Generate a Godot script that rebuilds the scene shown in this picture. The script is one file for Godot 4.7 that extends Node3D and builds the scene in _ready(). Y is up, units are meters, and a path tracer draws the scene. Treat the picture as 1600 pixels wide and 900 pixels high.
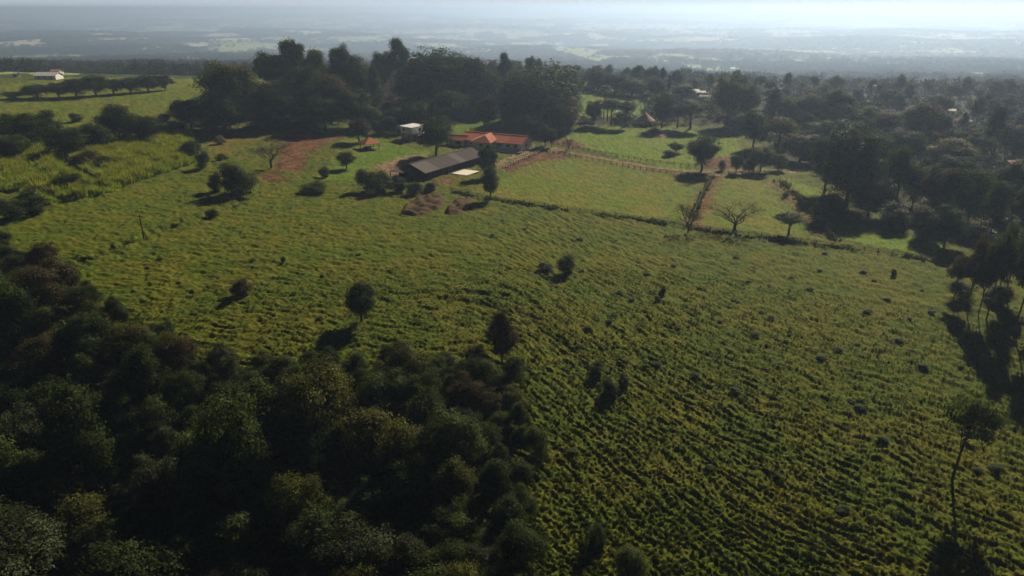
extends Node3D
# An aerial view of a farm on a hill: pasture, paddocks, woods, a hazy valley behind. Metres; x to the right, d = -z away from the viewer.

const EYE_HEIGHT := 50.0

# ---------------------------------------------------------------- where things stand (x, d)
# trees: kind, x, d, height, width, tint, label, group
var trees = [
	["umbrella",67.4,171.0,5.9,8.4,"dark","small flat-topped tree on the paddock fence line casting a round shadow",""],
	["bare",55.0,174.2,8.8,12.7,"bark","wide leafless tree beside the lower paddock fence",""],
	["bare",43.3,172.7,8.4,6.9,"bark","thin straggly leafless tree at foot of the red paddock path",""],
	["round",63.9,245.1,12.4,12.6,"dark","big round dark tree standing beside the track crossing the paddocks",""],
	["oval",-6.2,203.4,10.6,7.3,"mid","tall oval tree at the paddock corner in front of the barn",""],
	["round",-7.7,234.9,11.0,7.5,"dark","dark round tree behind the barn's far end beside the white house",""],
	["araucaria",-27.7,267.4,15.6,14.5,"dark","very dark layered tree standing between white buildings and barn",""],
	["bare",-80.1,241.5,11.0,12.8,"violet","grey-violet leafless spreading tree below the red dirt yard",""],
	["round",-105.3,314.9,10.9,13.6,"dark","round dark tree on the edge of the red dirt yard with long shadow",""],
	["shrub",-78.4,204.9,9.0,12.1,"dark","large dark thicket in pasture below the sugarcane plot",""],
	["shrub",-85.6,207.5,6.0,5.2,"dark","smaller dark bush joined to the thicket below the sugarcane plot",""],
	["bare",-74.4,204.4,7.9,3.7,"violet","thin bare sapling against the pasture thicket",""],
	["round",-55.7,243.7,6.0,7.3,"dark","small round tree in pasture below the red-roofed gazebo",""],
	["shrub",-59.8,230.3,3.5,4.1,"mid","low bush left of the small round tree below the gazebo",""],
	["round",-60.7,291.5,9.5,11.2,"brown","brownish thin-crowned tree uphill of the red-roofed gazebo",""],
	["round",-55.8,309.5,5.8,6.4,"dark","small dark tree left of the two-storey white building",""],
	["round",-52.0,310.9,7.1,8.6,"dark","dark bushy tree touching the two-storey white building",""],
	["shrub",-42.6,211.4,6.8,6.8,"grey","grey-green bush at the barn's gable end",""],
	["shrub",-37.6,210.2,6.4,7.5,"mid","green bush beside the barn's gable end yard",""],
	["shrub",-33.2,212.3,5.0,5.7,"dark","dark bush against the barn's gable end",""],
	["shrub",-28.4,209.4,3.8,6.4,"dark","dark low thicket at the barn's front corner",""],
	["shrub",-24.2,211.5,3.1,4.5,"dark","small dark bush under the barn's front eave",""],
	["shrub",-57.7,208.3,3.2,9.3,"mid","low bramble patch in the pasture below the red yard",""],
	["oval",-27.1,120.9,8.7,7.4,"dark","dark ragged tree alone on pasture above the shaded wood",""],
	["oval",-1.6,106.3,10.7,6.0,"brown","tall dark oval tree at the corner of the shaded wood",""],
	["shrub",11.2,142.9,4.2,4.3,"mid","round bush with long shadow in the middle of the open pasture",""],
	["shrub",7.0,144.2,1.7,3.5,"dark","low dark bush beside the round bush in mid pasture",""],
	["shrub",29.3,132.4,2.1,1.5,"mid","tiny upright bush with shadow in the middle of the pasture",""],
	["shrub",27.7,129.0,1.6,1.5,"dark","tiny dark bush below the upright bush in mid pasture",""],
	["shrub",13.3,104.0,2.5,2.7,"mid","uppermost dark round bush on the curved pasture ridge",""],
	["shrub",14.9,98.8,2.9,2.9,"dark","middle dark bush on the curved pasture ridge",""],
	["shrub",17.4,100.8,2.5,2.4,"mid","bush just beside the middle one on the curved pasture ridge",""],
	["shrub",3.5,84.8,5.2,3.5,"mid","green shrub at the shaded wood's edge beside the furrowed pasture",""],
	["shrub",10.0,69.9,2.8,2.6,"dark","dark low shrub in near pasture beside the wood",""],
	["shrub",13.3,65.1,4.5,4.3,"mid","green shrub at the bottom edge of the pasture",""],
	["lone",57.6,80.4,12.8,6.5,"mid","lone slender tree with bare curved trunk and tufted crown in the pasture",""],
	["shrub",79.3,143.0,1.7,1.2,"dark","tiny upright sapling on the pasture below the lower fence",""],
	["shrub",-48.5,146.8,1.7,1.1,"dark","tiny upright sapling on the pasture above the shaded wood",""],
	["shrub",-75.8,179.8,2.3,3.6,"dark","small dark bush on the ditch line across the pasture",""],
	["shrub",-52.3,131.0,3.4,4.2,"brown","brown anthill-shaped bush on the pasture above the wood",""],
	["shrub",-113.1,257.1,6.7,9.9,"dark","dark rounded thicket at the end of the sugarcane plot",""],
	["shrub",-102.0,239.8,5.9,5.1,"grey","grey bush beside the thicket ending the sugarcane plot",""],
	["shrub",-101.6,255.4,2.2,4.5,"dark","low dark bush between cane plot and red yard",""],
	["shrub",-140.8,240.1,5.5,10.6,"brown","brown bush in the gap between the two cane plots",""],
	["shrub",-131.3,234.0,4.8,8.3,"dark","dark bush in the gap between the two cane plots",""],
	["shrub",-127.1,204.9,5.2,11.0,"dark","dark thicket below the smaller cane plot",""],
	["shrub",-121.5,180.6,6.1,8.2,"dark","dark thicket at the lower end of the smaller cane plot",""],
	["shrub",-123.4,174.8,5.7,7.9,"dark","dark thicket at photo's edge below the smaller cane plot",""],
	["shrub",-113.5,286.2,3.2,4.5,"bark","small bare stump-like bush in the dry patch beside cane",""],
	["dome",-179.9,269.7,14.8,20.3,"dark","broad dark tree in the row behind the smaller cane plot, tallest there",""],
	["round",-175.2,277.7,14.7,12.6,"dark","dark round tree joined to the broad one behind the smaller cane plot",""],
	["round",-155.2,253.8,11.9,15.6,"dark","low dark tree directly behind the gap in the cane plots",""],
	["dome",-150.3,282.4,16.3,17.2,"dark","dark dome tree behind the larger cane plot, standing into the pasture slope",""],
	["round",-153.5,268.9,11.1,14.1,"mid","mid-green tree left of the dome tree behind the larger cane plot",""],
	["round",-142.1,285.0,11.2,16.4,"dark","wide low tree right of the dome tree behind the larger cane plot",""],
	["round",-170.8,246.8,10.7,15.2,"mid","mid-green tree at the photo's edge behind the cane",""],
	["shrub",-137.6,301.8,6.2,12.1,"mid","bushy green scrub at the foot of the big olive tree beside cane",""],
	["shrub",-147.0,311.0,7.9,12.4,"dark","dark scrub between larger cane plot and pasture slope",""],
	["shrub",-202.4,345.2,4.1,7.7,"mid","lone bush low on the far pasture slope",""],
	["dome",-284.7,429.1,4.3,16.1,"dark","first tree from the left in the row topping the far pasture slope",""],
	["dome",-271.5,429.1,7.8,17.7,"dark","second tree from the left in the row topping the far pasture slope",""],
	["dome",-259.0,429.1,8.5,16.1,"brown","third tree from the left in the row topping the far pasture slope",""],
	["dome",-248.9,429.5,10.9,17.7,"dark","fourth tree from the left in the row topping the far pasture slope",""],
	["dome",-239.4,432.5,11.7,17.0,"dark","fifth tree from the left in the row topping the far pasture slope",""],
	["dome",-230.7,435.8,8.9,14.7,"mid","sixth tree from the left in the row topping the far pasture slope",""],
	["dome",-222.3,439.3,9.7,16.4,"olive","seventh tree from the left in the row topping the far pasture slope",""],
	["dome",-213.9,443.1,9.8,16.6,"dark","eighth tree from the left in the row topping the far pasture slope",""],
	["dome",-205.9,447.3,9.1,12.5,"brown","ninth tree from the left in the row topping the far pasture slope",""],
	["dome",-122.9,327.1,29.1,31.7,"olive","huge olive-green domed tree at the grove's end beside the pasture slope",""],
	["dome",-121.4,312.6,17.9,24.9,"dark","dark wide tree in front of the huge olive-green domed one",""],
	["round",-136.3,314.8,14.6,15.3,"brown","brownish tree at the foot of the huge olive-green domed one",""],
	["round",-109.6,323.5,14.1,16.8,"dark","dark tree between the domed giant and the red yard",""],
	["tall",-114.4,362.4,27.2,19.9,"mid","tall tree on the skyline of the grove, first after the domed giant",""],
	["tall",-108.5,368.1,32.5,13.9,"mid","tallest feathery tree on the skyline of the left grove",""],
	["tall",-103.8,370.8,31.6,10.8,"dark","slim tall tree beside the tallest feathery one in the left grove",""],
	["tall",-92.7,360.4,28.8,15.5,"mid","tall grey-green tree near the middle of the grove skyline",""],
	["dome",-92.9,337.0,25.0,22.7,"dark","broad dark tree under the tall feathery ones in the grove",""],
	["dome",-101.4,326.0,21.2,23.7,"dark","broad dark crown behind the red yard's round tree",""],
	["tall",-81.4,359.7,30.5,12.3,"dark","tall thin-topped tree rising at the grove's right shoulder",""],
	["round",-74.0,359.3,27.6,17.3,"dark","dark round tree at the grove's right shoulder",""],
	["dome",-79.9,328.2,23.4,21.5,"brown","brownish broad tree in the front of the grove",""],
	["round",-79.5,314.5,14.3,18.0,"dark","dark front tree of the grove above the small green lawn",""],
	["round",-69.7,322.6,17.0,18.4,"dark","dark front tree of the grove above the banana patch",""],
	["round",-91.4,324.3,9.6,12.3,"olive","olive bush-like tree alone at the red yard's top edge",""],
	["conifer",-66.1,362.0,22.0,10.5,"dark","dark pointed conifer between grove and bright lawn",""],
	["shrub",-62.3,320.0,10.8,13.8,"mid","banana-like green clump in front of the grove",""],
	["shrub",-52.0,325.4,8.2,11.2,"mid","green shrubbery above the two-storey white building",""],
	["tall",-59.8,394.5,29.6,14.1,"dark","tall dark billowing tree standing alone on the central skyline",""],
	["round",-69.2,402.7,23.5,12.3,"dark","rounder shorter tree left of the tall billowing skyline tree",""],
	["round",-51.6,377.1,18.5,16.1,"dark","dark tree in the gap right of the tall billowing skyline tree",""],
	["dome",-34.1,361.8,28.6,39.7,"dark","enormous dark fig-like tree in the centre of the belt",""],
	["dome",-17.9,359.4,25.3,21.6,"dark","dark shoulder tree joined to the enormous central one",""],
	["dome",-43.9,344.5,20.5,20.7,"dark","dark low crown at the left foot of the enormous central tree",""],
	["umbrella",-27.3,325.9,15.8,16.9,"dark","dark tree with layered drooping tiers above the white buildings",""],
	["round",-39.9,317.7,12.6,12.7,"dark","dark tree just above the white two-storey roof",""],
	["round",-31.1,315.4,6.4,9.3,"dark","small dark tree between layered tree and shed",""],
	["round",-22.5,371.2,8.6,8.3,"yellow","small yellowish tree in the sunlit gap of the belt",""],
	["round",-15.0,365.4,11.2,8.1,"mid","small green tree beside the yellowish one in the sunlit gap",""],
	["round",-9.1,353.9,17.0,15.2,"dark","dark tree left of the big bamboo grove, behind the small red-roofed cottage",""],
	["tall",-4.3,392.4,22.9,8.7,"dark","slim tree with knobbly top left of the bamboo grove skyline",""],
	["palm",-10.1,395.5,18.7,8.1,"palm","palm on the skyline between central giant and bamboo grove",""],
	["bamboo",14.5,335.6,27.6,37.0,"dark","massive dark bamboo grove in the belt's centre",""],
	["bamboo",1.7,335.0,23.6,19.1,"dark","shorter dark bamboo clump at the grove's left side",""],
	["bamboo",19.9,319.8,16.1,20.5,"yellow","yellow-green bamboo clump in front of the massive grove",""],
	["round",-10.4,316.1,15.4,11.0,"brown","brownish tree beside the small red-roofed cottage",""],
	["round",5.3,304.1,9.3,10.6,"brown","brown bushy tree above the red-roofed house",""],
	["round",13.1,314.4,10.4,5.4,"mid","narrow green tree in front of the bamboo grove",""],
	["round",13.0,287.5,8.4,6.5,"brown","brown small tree where the track leaves the house",""],
	["round",15.4,285.3,7.4,4.0,"brown","smaller brown tree beside the one where the track leaves the house",""],
	["round",9.7,322.0,13.5,12.8,"dark","dark crown between the bamboo clumps and brown bush",""],
	["bare",21.8,280.8,4.9,5.4,"bark","small bare tree beside the track fence",""],
	["round",36.3,328.5,11.3,9.1,"brown","brownish tree in front of the bright far lawn",""],
	["umbrella",44.0,328.9,12.2,11.4,"dark","flat dark tree in front of the bright far lawn",""],
	["umbrella",49.9,326.4,11.5,9.6,"dark","dark flat tree beside the thatched hut",""],
	["bare",54.3,340.8,10.9,11.2,"yellow","pale leafless tree before the bright far lawn",""],
	["palm",42.1,341.4,15.9,5.9,"palm","tall palm standing in front of the bright far lawn",""],
	["palm",43.3,337.2,10.8,5.2,"palm","short palm beside the tall one at the bright lawn",""],
	["palm",63.4,347.5,9.9,8.4,"palm","drooping palm behind the thatched hut",""],
	["araucaria",65.6,324.2,16.1,10.1,"dark","dark tiered tree right of the thatched hut",""],
	["umbrella",77.4,321.7,12.5,15.6,"dark","broad flat dark tree beside the upper green paddock",""],
	["umbrella",72.4,324.4,10.4,10.1,"dark","flat dark tree between tiered tree and broad flat tree",""],
	["cypress",81.7,409.8,17.1,3.1,"dark","tallest pointed cypress beyond the thatched hut",""],
	["cypress",85.5,410.9,13.1,2.8,"dark","shorter pointed cypress beside the tallest one",""],
	["round",77.2,403.9,11.3,11.7,"brown","brownish tree at the foot of the cypresses",""],
	["round",56.7,416.4,11.6,15.6,"dark","dark tree behind the bright far lawn, below the valley",""],
	["round",48.3,424.1,12.1,13.0,"dark","first tree behind the bright far lawn beside bamboo grove",""],
	["dome",65.6,409.6,9.4,18.8,"mid","wide green tree behind the bright far lawn",""],
	["round",90.6,398.8,9.2,13.6,"dark","dark tree among the far white roofs",""],
	["conifer",104.9,434.1,8.6,6.6,"dark","small conifer near the far white roofs",""],
	["round",61.9,276.3,3.8,6.8,"dark","small dark tree in the upper green paddock",""],
	["shrub",58.2,269.8,2.4,5.7,"dark","low dark bush in the upper green paddock",""],
	["shrub",71.5,246.7,3.5,3.0,"brown","little brown tree beside the red patch at the track",""],
	["round",96.1,331.1,22.0,15.4,"olive","tall olive tree at the left end of the right-hand woods",""],
	["round",104.2,331.5,19.4,11.5,"mid","green tree beside the tall olive one in the right woods",""],
	["tall",110.2,366.7,19.1,10.1,"dark","dark-topped tree peering over the olive one",""],
	["conifer",117.5,335.3,17.4,11.6,"dark","dark pointed tree against the pale valley field",""],
	["round",124.0,332.2,13.4,12.1,"mid","green tree right of the pointed dark one",""],
	["round",92.7,282.1,15.4,11.3,"dark","very dark tree at the corner of the upper paddock",""],
	["umbrella",99.0,272.3,14.3,13.4,"olive","spreading tree with sunlit flat top at the paddock corner",""],
	["round",93.2,313.3,7.5,6.5,"grey","small grey tree on the upper paddock's far edge",""],
	["dome",128.9,322.3,16.8,15.6,"mid","large green tree in the upper rank of the right woods",""],
	["dome",136.8,315.8,18.6,18.1,"dark","large dark tree on the crest of the right woods",""],
	["umbrella",135.7,306.5,14.0,11.7,"grey","dome-topped grey-green tree in the upper rank of the woods",""],
	["dome",145.3,303.0,13.9,16.3,"mid","broad tree below the pale valley roofs",""],
	["round",153.8,302.5,10.8,12.1,"mid","green tree just under the pinkish roofed building",""],
	["round",102.4,258.9,10.4,14.1,"brown","brownish tree behind the small paddock",""],
	["round",114.6,275.8,11.9,15.4,"dark","dark tree in the second rank above the small paddock",""],
	["dome",94.1,200.7,23.1,18.7,"dark","huge dark tree dominating the edge of the right woods",""],
	["round",93.3,214.2,18.2,11.5,"dark","dark tree left of the huge one at the woods' edge",""],
	["round",107.8,214.8,16.7,11.9,"dark","dark tree right of the huge one at the woods' edge",""],
	["round",94.5,188.5,10.7,10.6,"violet","lilac-grey flowering tree at the edge of the woods",""],
	["tall",104.2,193.4,18.0,9.4,"mid","tall thin tree right of the lilac-grey one",""],
	["dome",153.1,277.2,18.9,16.0,"brown","big brownish tree below the pinkish roofed building",""],
	["round",160.3,279.1,15.2,12.2,"brown","brownish tree joined to the big one by the purple-roofed house",""],
	["round",132.3,245.9,13.7,13.0,"dark","dark tree filling the middle of the right woods",""],
	["dome",140.6,233.6,13.1,17.8,"olive","wide sunlit-topped tree below the purple-roofed house",""],
	["round",108.8,193.2,13.6,10.4,"mid","tall shaded tree in the front rank of the woods",""],
	["round",109.8,183.6,15.2,9.3,"brown","brown-green tree in the front rank of the woods",""],
	["dome",115.5,179.3,15.9,11.4,"mid","smooth dome-topped tall tree in the front rank",""],
	["tall",166.5,254.4,18.8,6.7,"dark","tall narrow columnar tree high in the right woods",""],
	["round",174.2,253.5,13.6,12.5,"grey","hazy grey tree right of the columnar one",""],
	["round",128.0,185.8,15.5,9.1,"grey","grey thin tree at the right of the front rank",""],
	["round",145.9,204.3,11.7,9.1,"dark","dark tree at photo's right edge of the woods",""],
	["palm",151.2,214.1,9.6,5.3,"palm","palm at the right edge of the woods beside a pale roof",""],
	["round",168.7,265.6,9.2,10.2,"mid","green tree left of the columnar tall one",""],
	["tall",114.7,168.5,14.3,7.7,"mid","tall thin-stemmed tree behind the clump by the pasture",""],
	["tall",116.3,159.8,14.9,8.2,"brown","tall brownish tree at the right edge behind the clump",""],
	["round",100.5,162.3,10.2,8.6,"dark","shaded tree at the end of the lower paddock fence",""],
	["shrub",98.7,168.8,7.9,7.7,"dark","shaded thicket under the front rank of the woods",""],
	["shrub",95.5,176.4,6.6,9.0,"dark","shaded thicket under the lilac-grey tree's right side",""],
	["shrub",85.3,188.8,6.6,8.5,"dark","shaded undergrowth below the huge dark tree",""],
	["tall",86.1,127.9,14.1,5.3,"brown","brown-crowned tall tree, left front of the clump beside the pasture",""],
	["tall",85.4,131.2,9.4,4.5,"brown","shorter tree on the left of the clump beside the pasture",""],
	["tall",86.1,124.3,14.6,4.3,"dark","slender dark tree in the middle of the clump beside the pasture",""],
	["tall",86.7,122.8,16.9,5.4,"dark","darkest rounded crown in the clump beside the pasture",""],
	["tall",93.7,131.3,16.0,5.0,"mid","green tree at the back of the clump beside the pasture",""],
	["tall",89.3,118.6,19.4,6.8,"dark","tall dark tree on the right of the clump beside the pasture",""],
	["tall",97.9,128.6,19.4,6.8,"brown","tall tree at the photo's right edge above the clump's shadow",""],
	["tall",96.8,133.6,11.8,5.0,"mid","slim green tree behind the darkest crown of the clump",""],
	["shrub",86.7,131.2,4.0,5.0,"mid","green undergrowth at the foot of the clump beside the pasture",""],
	["shrub",93.3,129.9,3.5,5.4,"mid","undergrowth right of the trunks in the clump beside the pasture",""],
	["round",75.1,242.7,6.4,4.7,"dark","small dark round tree, left of the pair by the track's end",""],
	["round",78.8,240.7,5.8,5.1,"dark","small dark round tree, right of the pair by the track's end",""],
	["round",83.7,244.2,8.8,9.1,"mid","grey-green round tree behind the pair by the track's end",""],
	["round",90.3,245.7,6.1,6.1,"olive","small olive tree at the track's end by the woods",""],
	["shrub",79.6,208.6,1.9,2.2,"dark","tiny bush on the hedge between small paddocks",""],
	["oval",-20.0,42.3,14.0,10.4,"mid","large narrow mid-green tree in shaded wood, mid-left bottom","trees of the shaded wood"],
	["oval",-25.4,54.6,6.9,6.3,"olive","small narrow olive-green tree in shaded wood, mid-left bottom","trees of the shaded wood"],
	["round",-31.4,39.9,9.9,8.2,"dark","middling rounded dark green tree in shaded wood, left bottom","trees of the shaded wood"],
	["dome",-6.0,61.5,8.2,7.1,"olive","middling domed olive-green tree in shaded wood, right bottom","trees of the shaded wood"],
	["lobed",-102.7,128.8,6.0,6.1,"dark","small vine-covered dark green tree in shaded wood, far-left upper","trees of the shaded wood"],
	["lobed",-98.9,137.6,7.0,6.3,"dark","small vine-covered dark green tree on the wood's pasture edge, far-left top, second from left","trees of the shaded wood"],
	["round",-47.2,81.9,11.7,7.3,"grey","large rounded grey-green tree in shaded wood, left lower","trees of the shaded wood"],
	["round",-54.7,59.4,14.0,8.3,"dark","large rounded dark green tree in shaded wood, far-left bottom","trees of the shaded wood"],
	["dome",-7.9,83.6,11.8,9.7,"mid","large domed mid-green tree in shaded wood, right middle","trees of the shaded wood"],
	["dome",-38.0,84.4,18.3,11.3,"mid","large domed mid-green tree in shaded wood, mid-left middle","trees of the shaded wood"],
	["lobed",-4.9,41.4,13.4,12.4,"mid","large vine-covered mid-green tree in shaded wood, right bottom","trees of the shaded wood"],
	["round",-39.5,39.3,9.6,7.4,"dark","middling rounded dark green tree in shaded wood, far-left bottom","trees of the shaded wood"],
	["oval",-7.7,53.9,16.5,9.6,"dark","large narrow dark green tree in shaded wood, right bottom","trees of the shaded wood"],
	["round",-143.6,164.4,19.1,13.1,"dark","large rounded dark green tree in shaded wood, far-left top, second from left","trees of the shaded wood"],
	["lobed",-31.7,51.4,10.3,10.6,"dark","middling vine-covered dark green tree in shaded wood, mid-left bottom","trees of the shaded wood"],
	["lobed",-52.2,83.9,6.4,7.4,"mid","small vine-covered mid-green tree in shaded wood, left lower","trees of the shaded wood"],
	["oval",-41.8,49.5,10.3,8.9,"dark","middling narrow dark green tree in shaded wood, far-left bottom","trees of the shaded wood"],
	["oval",-23.9,72.9,11.7,9.7,"dark","large narrow dark green tree in shaded wood, mid-right bottom, first from left","trees of the shaded wood"],
	["round",-53.5,105.0,7.7,7.2,"brown","small rounded brownish tree on the wood's pasture edge, left upper","trees of the shaded wood"],
	["dome",-46.3,104.7,5.7,5.6,"grey","small domed grey-green tree on the wood's pasture edge, mid-left upper","trees of the shaded wood"],
	["lobed",-43.0,80.8,9.0,7.2,"mid","middling vine-covered mid-green tree in shaded wood, mid-left lower","trees of the shaded wood"],
	["dome",-66.0,111.4,6.0,6.7,"dark","small domed dark green tree in shaded wood, left upper, second from left","trees of the shaded wood"],
	["oval",-12.2,91.1,10.3,9.4,"dark","middling narrow dark green tree in shaded wood, right middle","trees of the shaded wood"],
	["round",-112.7,123.4,9.7,10.1,"brown","middling rounded brownish tree in shaded wood, far-left upper","trees of the shaded wood"],
	["dome",-88.4,115.8,19.1,12.3,"dark","large domed dark green tree in shaded wood, far-left top","trees of the shaded wood"],
	["dome",-108.8,145.4,5.8,5.9,"mid","small domed mid-green tree on the wood's pasture edge, far-left top, third from left","trees of the shaded wood"],
	["dome",-94.2,133.6,6.7,6.1,"mid","small domed mid-green tree on the wood's pasture edge, far-left top, fifth from left","trees of the shaded wood"],
	["lobed",-49.8,64.7,7.6,6.3,"grey","small vine-covered grey-green tree in shaded wood, far-left bottom","trees of the shaded wood"],
	["round",-86.0,124.8,12.3,12.8,"brown","large rounded brownish tree in shaded wood, far-left top","trees of the shaded wood"],
	["lobed",-81.0,98.3,10.6,12.3,"dark","middling vine-covered dark green tree in shaded wood, far-left middle, second from left","trees of the shaded wood"],
	["oval",-19.6,51.9,10.5,6.9,"olive","middling narrow olive-green tree in shaded wood, mid-right bottom","trees of the shaded wood"],
	["round",-73.8,92.3,12.0,10.5,"grey","large rounded grey-green tree in shaded wood, far-left middle","trees of the shaded wood"],
	["round",-1.9,89.6,4.9,4.2,"mid","small rounded mid-green tree on the wood's pasture edge, right middle","trees of the shaded wood"],
	["oval",-16.6,58.7,11.7,10.1,"dark","large narrow dark green tree in shaded wood, mid-right bottom, second from left","trees of the shaded wood"],
	["oval",-46.7,93.2,6.7,6.2,"dark","small narrow dark green tree in shaded wood, mid-left middle","trees of the shaded wood"],
	["round",-71.1,110.3,11.7,9.6,"dark","large rounded dark green tree in shaded wood, left upper","trees of the shaded wood"],
	["oval",-50.4,74.1,8.2,5.8,"mid","middling narrow mid-green tree in shaded wood, left bottom, first from left","trees of the shaded wood"],
	["lobed",-117.8,147.3,12.2,11.7,"dark","large vine-covered dark green tree in shaded wood, far-left top","trees of the shaded wood"],
	["dome",-32.4,82.2,6.9,8.6,"mid","small domed mid-green tree in shaded wood, mid-left lower","trees of the shaded wood"],
	["round",-107.9,118.2,13.1,11.9,"mid","large rounded mid-green tree in shaded wood, far-left upper","trees of the shaded wood"],
	["lobed",-35.6,100.9,6.7,6.1,"dark","small vine-covered dark green tree on the wood's pasture edge, mid-left upper, third from left","trees of the shaded wood"],
	["lobed",-43.7,66.9,14.2,12.3,"dark","large vine-covered dark green tree in shaded wood, left bottom","trees of the shaded wood"],
	["lobed",-1.3,47.7,6.0,5.4,"mid","small vine-covered mid-green tree on the wood's pasture edge, right bottom, first from left","trees of the shaded wood"],
	["round",-38.5,57.8,10.1,12.9,"olive","middling rounded olive-green tree in shaded wood, left bottom","trees of the shaded wood"],
	["dome",-62.8,101.5,8.3,10.5,"grey","middling domed grey-green tree in shaded wood, left upper","trees of the shaded wood"],
	["lobed",-124.8,144.6,7.6,7.2,"dark","small vine-covered dark green tree in shaded wood, far-left top","trees of the shaded wood"],
	["round",-60.0,70.8,12.6,13.3,"grey","large rounded grey-green tree in shaded wood, far-left bottom","trees of the shaded wood"],
	["oval",-49.0,89.3,8.6,5.7,"grey","middling narrow grey-green tree in shaded wood, left middle","trees of the shaded wood"],
	["lobed",-50.9,52.3,8.9,7.6,"dark","middling vine-covered dark green tree in shaded wood, far-left bottom","trees of the shaded wood"],
	["dome",-88.8,106.4,7.3,7.2,"dark","small domed dark green tree in shaded wood, far-left middle, first from left","trees of the shaded wood"],
	["lobed",-57.0,80.2,8.2,9.7,"olive","middling vine-covered olive-green tree in shaded wood, left lower","trees of the shaded wood"],
	["lobed",-88.0,98.3,11.7,10.2,"olive","large vine-covered olive-green tree in shaded wood, far-left middle","trees of the shaded wood"],
	["round",-150.0,175.6,4.7,3.9,"dark","small rounded dark green tree on the wood's pasture edge, far-left top, first from left","trees of the shaded wood"],
	["round",-27.1,64.4,8.4,9.1,"mid","middling rounded mid-green tree in shaded wood, mid-left bottom","trees of the shaded wood"],
	["oval",-98.1,116.1,9.7,6.7,"olive","middling narrow olive-green tree in shaded wood, far-left upper","trees of the shaded wood"],
	["round",-28.1,93.4,13.6,11.5,"olive","large rounded olive-green tree in shaded wood, mid-right middle","trees of the shaded wood"],
	["round",-10.3,104.0,4.6,4.2,"dark","small rounded dark green tree on the wood's pasture edge, right upper","trees of the shaded wood"],
	["round",-72.4,83.8,12.9,11.8,"mid","large rounded mid-green tree in shaded wood, far-left lower","trees of the shaded wood"],
	["lobed",-66.8,74.1,12.2,11.3,"dark","large vine-covered dark green tree in shaded wood, far-left bottom","trees of the shaded wood"],
	["lobed",-35.8,45.1,9.4,8.2,"olive","middling vine-covered olive-green tree in shaded wood, left bottom","trees of the shaded wood"],
	["lobed",-13.9,84.1,11.5,10.2,"olive","middling vine-covered olive-green tree in shaded wood, mid-right middle","trees of the shaded wood"],
	["oval",-7.5,77.4,9.5,7.1,"olive","middling narrow olive-green tree in shaded wood, right lower","trees of the shaded wood"],
	["lobed",-18.5,76.6,9.4,8.2,"dark","middling vine-covered dark green tree in shaded wood, mid-right lower","trees of the shaded wood"],
	["round",-55.3,91.3,5.9,6.2,"dark","small rounded dark green tree in shaded wood, left middle","trees of the shaded wood"],
	["lobed",-158.7,181.8,6.2,5.6,"mid","small vine-covered mid-green tree on the wood's pasture edge, far-left top, first from left","trees of the shaded wood"],
	["oval",-62.0,89.7,19.1,10.7,"dark","large narrow dark green tree in shaded wood, far-left middle","trees of the shaded wood"],
	["oval",-3.2,59.0,4.7,3.1,"grey","small narrow grey-green tree on the wood's pasture edge, right bottom","trees of the shaded wood"],
	["oval",-78.4,84.6,7.7,6.7,"dark","small narrow dark green tree in shaded wood, far-left lower, first from left","trees of the shaded wood"],
	["dome",-74.1,114.8,7.3,6.7,"dark","small domed dark green tree in shaded wood, left upper, first from left","trees of the shaded wood"],
	["dome",-2.9,93.0,5.6,4.9,"brown","small domed brownish tree on the wood's pasture edge, right middle","trees of the shaded wood"],
	["round",-40.3,100.5,5.2,4.9,"mid","small rounded mid-green tree on the wood's pasture edge, mid-left upper","trees of the shaded wood"],
	["dome",-77.5,122.6,7.5,6.9,"dark","small domed dark green tree on the wood's pasture edge, left top","trees of the shaded wood"],
	["lobed",-35.6,74.9,9.1,8.9,"mid","middling vine-covered mid-green tree in shaded wood, mid-left bottom","trees of the shaded wood"],
	["dome",-4.7,98.7,7.7,7.2,"mid","small domed mid-green tree on the wood's pasture edge, right upper","trees of the shaded wood"],
	["dome",-36.0,69.9,6.5,8.1,"brown","small domed brownish tree in shaded wood, mid-left bottom","trees of the shaded wood"],
	["oval",-45.4,56.1,11.3,7.6,"grey","middling narrow grey-green tree in shaded wood, far-left bottom","trees of the shaded wood"],
	["dome",-154.0,175.8,9.4,7.4,"mid","middling domed mid-green tree in shaded wood, far-left top","trees of the shaded wood"],
	["dome",-117.1,141.2,8.3,6.9,"dark","middling domed dark green tree in shaded wood, far-left top, second from left","trees of the shaded wood"],
	["lobed",-132.6,154.6,9.2,9.8,"brown","middling vine-covered brownish tree in shaded wood, far-left top","trees of the shaded wood"],
	["oval",-36.9,92.5,12.6,9.1,"mid","large narrow mid-green tree in shaded wood, mid-left middle","trees of the shaded wood"],
	["oval",-2.1,76.7,7.5,5.7,"dark","small narrow dark green tree on the wood's pasture edge, right lower, first from left","trees of the shaded wood"],
	["dome",-14.1,43.8,9.2,6.9,"mid","middling domed mid-green tree in shaded wood, mid-right bottom","trees of the shaded wood"],
	["dome",-128.6,162.0,5.4,4.7,"brown","small domed brownish tree on the wood's pasture edge, far-left top","trees of the shaded wood"],
	["oval",-82.8,106.4,9.4,6.1,"mid","middling narrow mid-green tree in shaded wood, far-left upper","trees of the shaded wood"],
	["lobed",-32.0,103.6,5.1,4.4,"dark","small vine-covered dark green tree on the wood's pasture edge, mid-right upper, first from left","trees of the shaded wood"],
	["lobed",-43.8,75.0,9.6,6.5,"dark","middling vine-covered dark green tree in shaded wood, left bottom","trees of the shaded wood"],
	["round",-117.5,155.0,4.5,3.8,"mid","small rounded mid-green tree on the wood's pasture edge, far-left top","trees of the shaded wood"],
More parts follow.
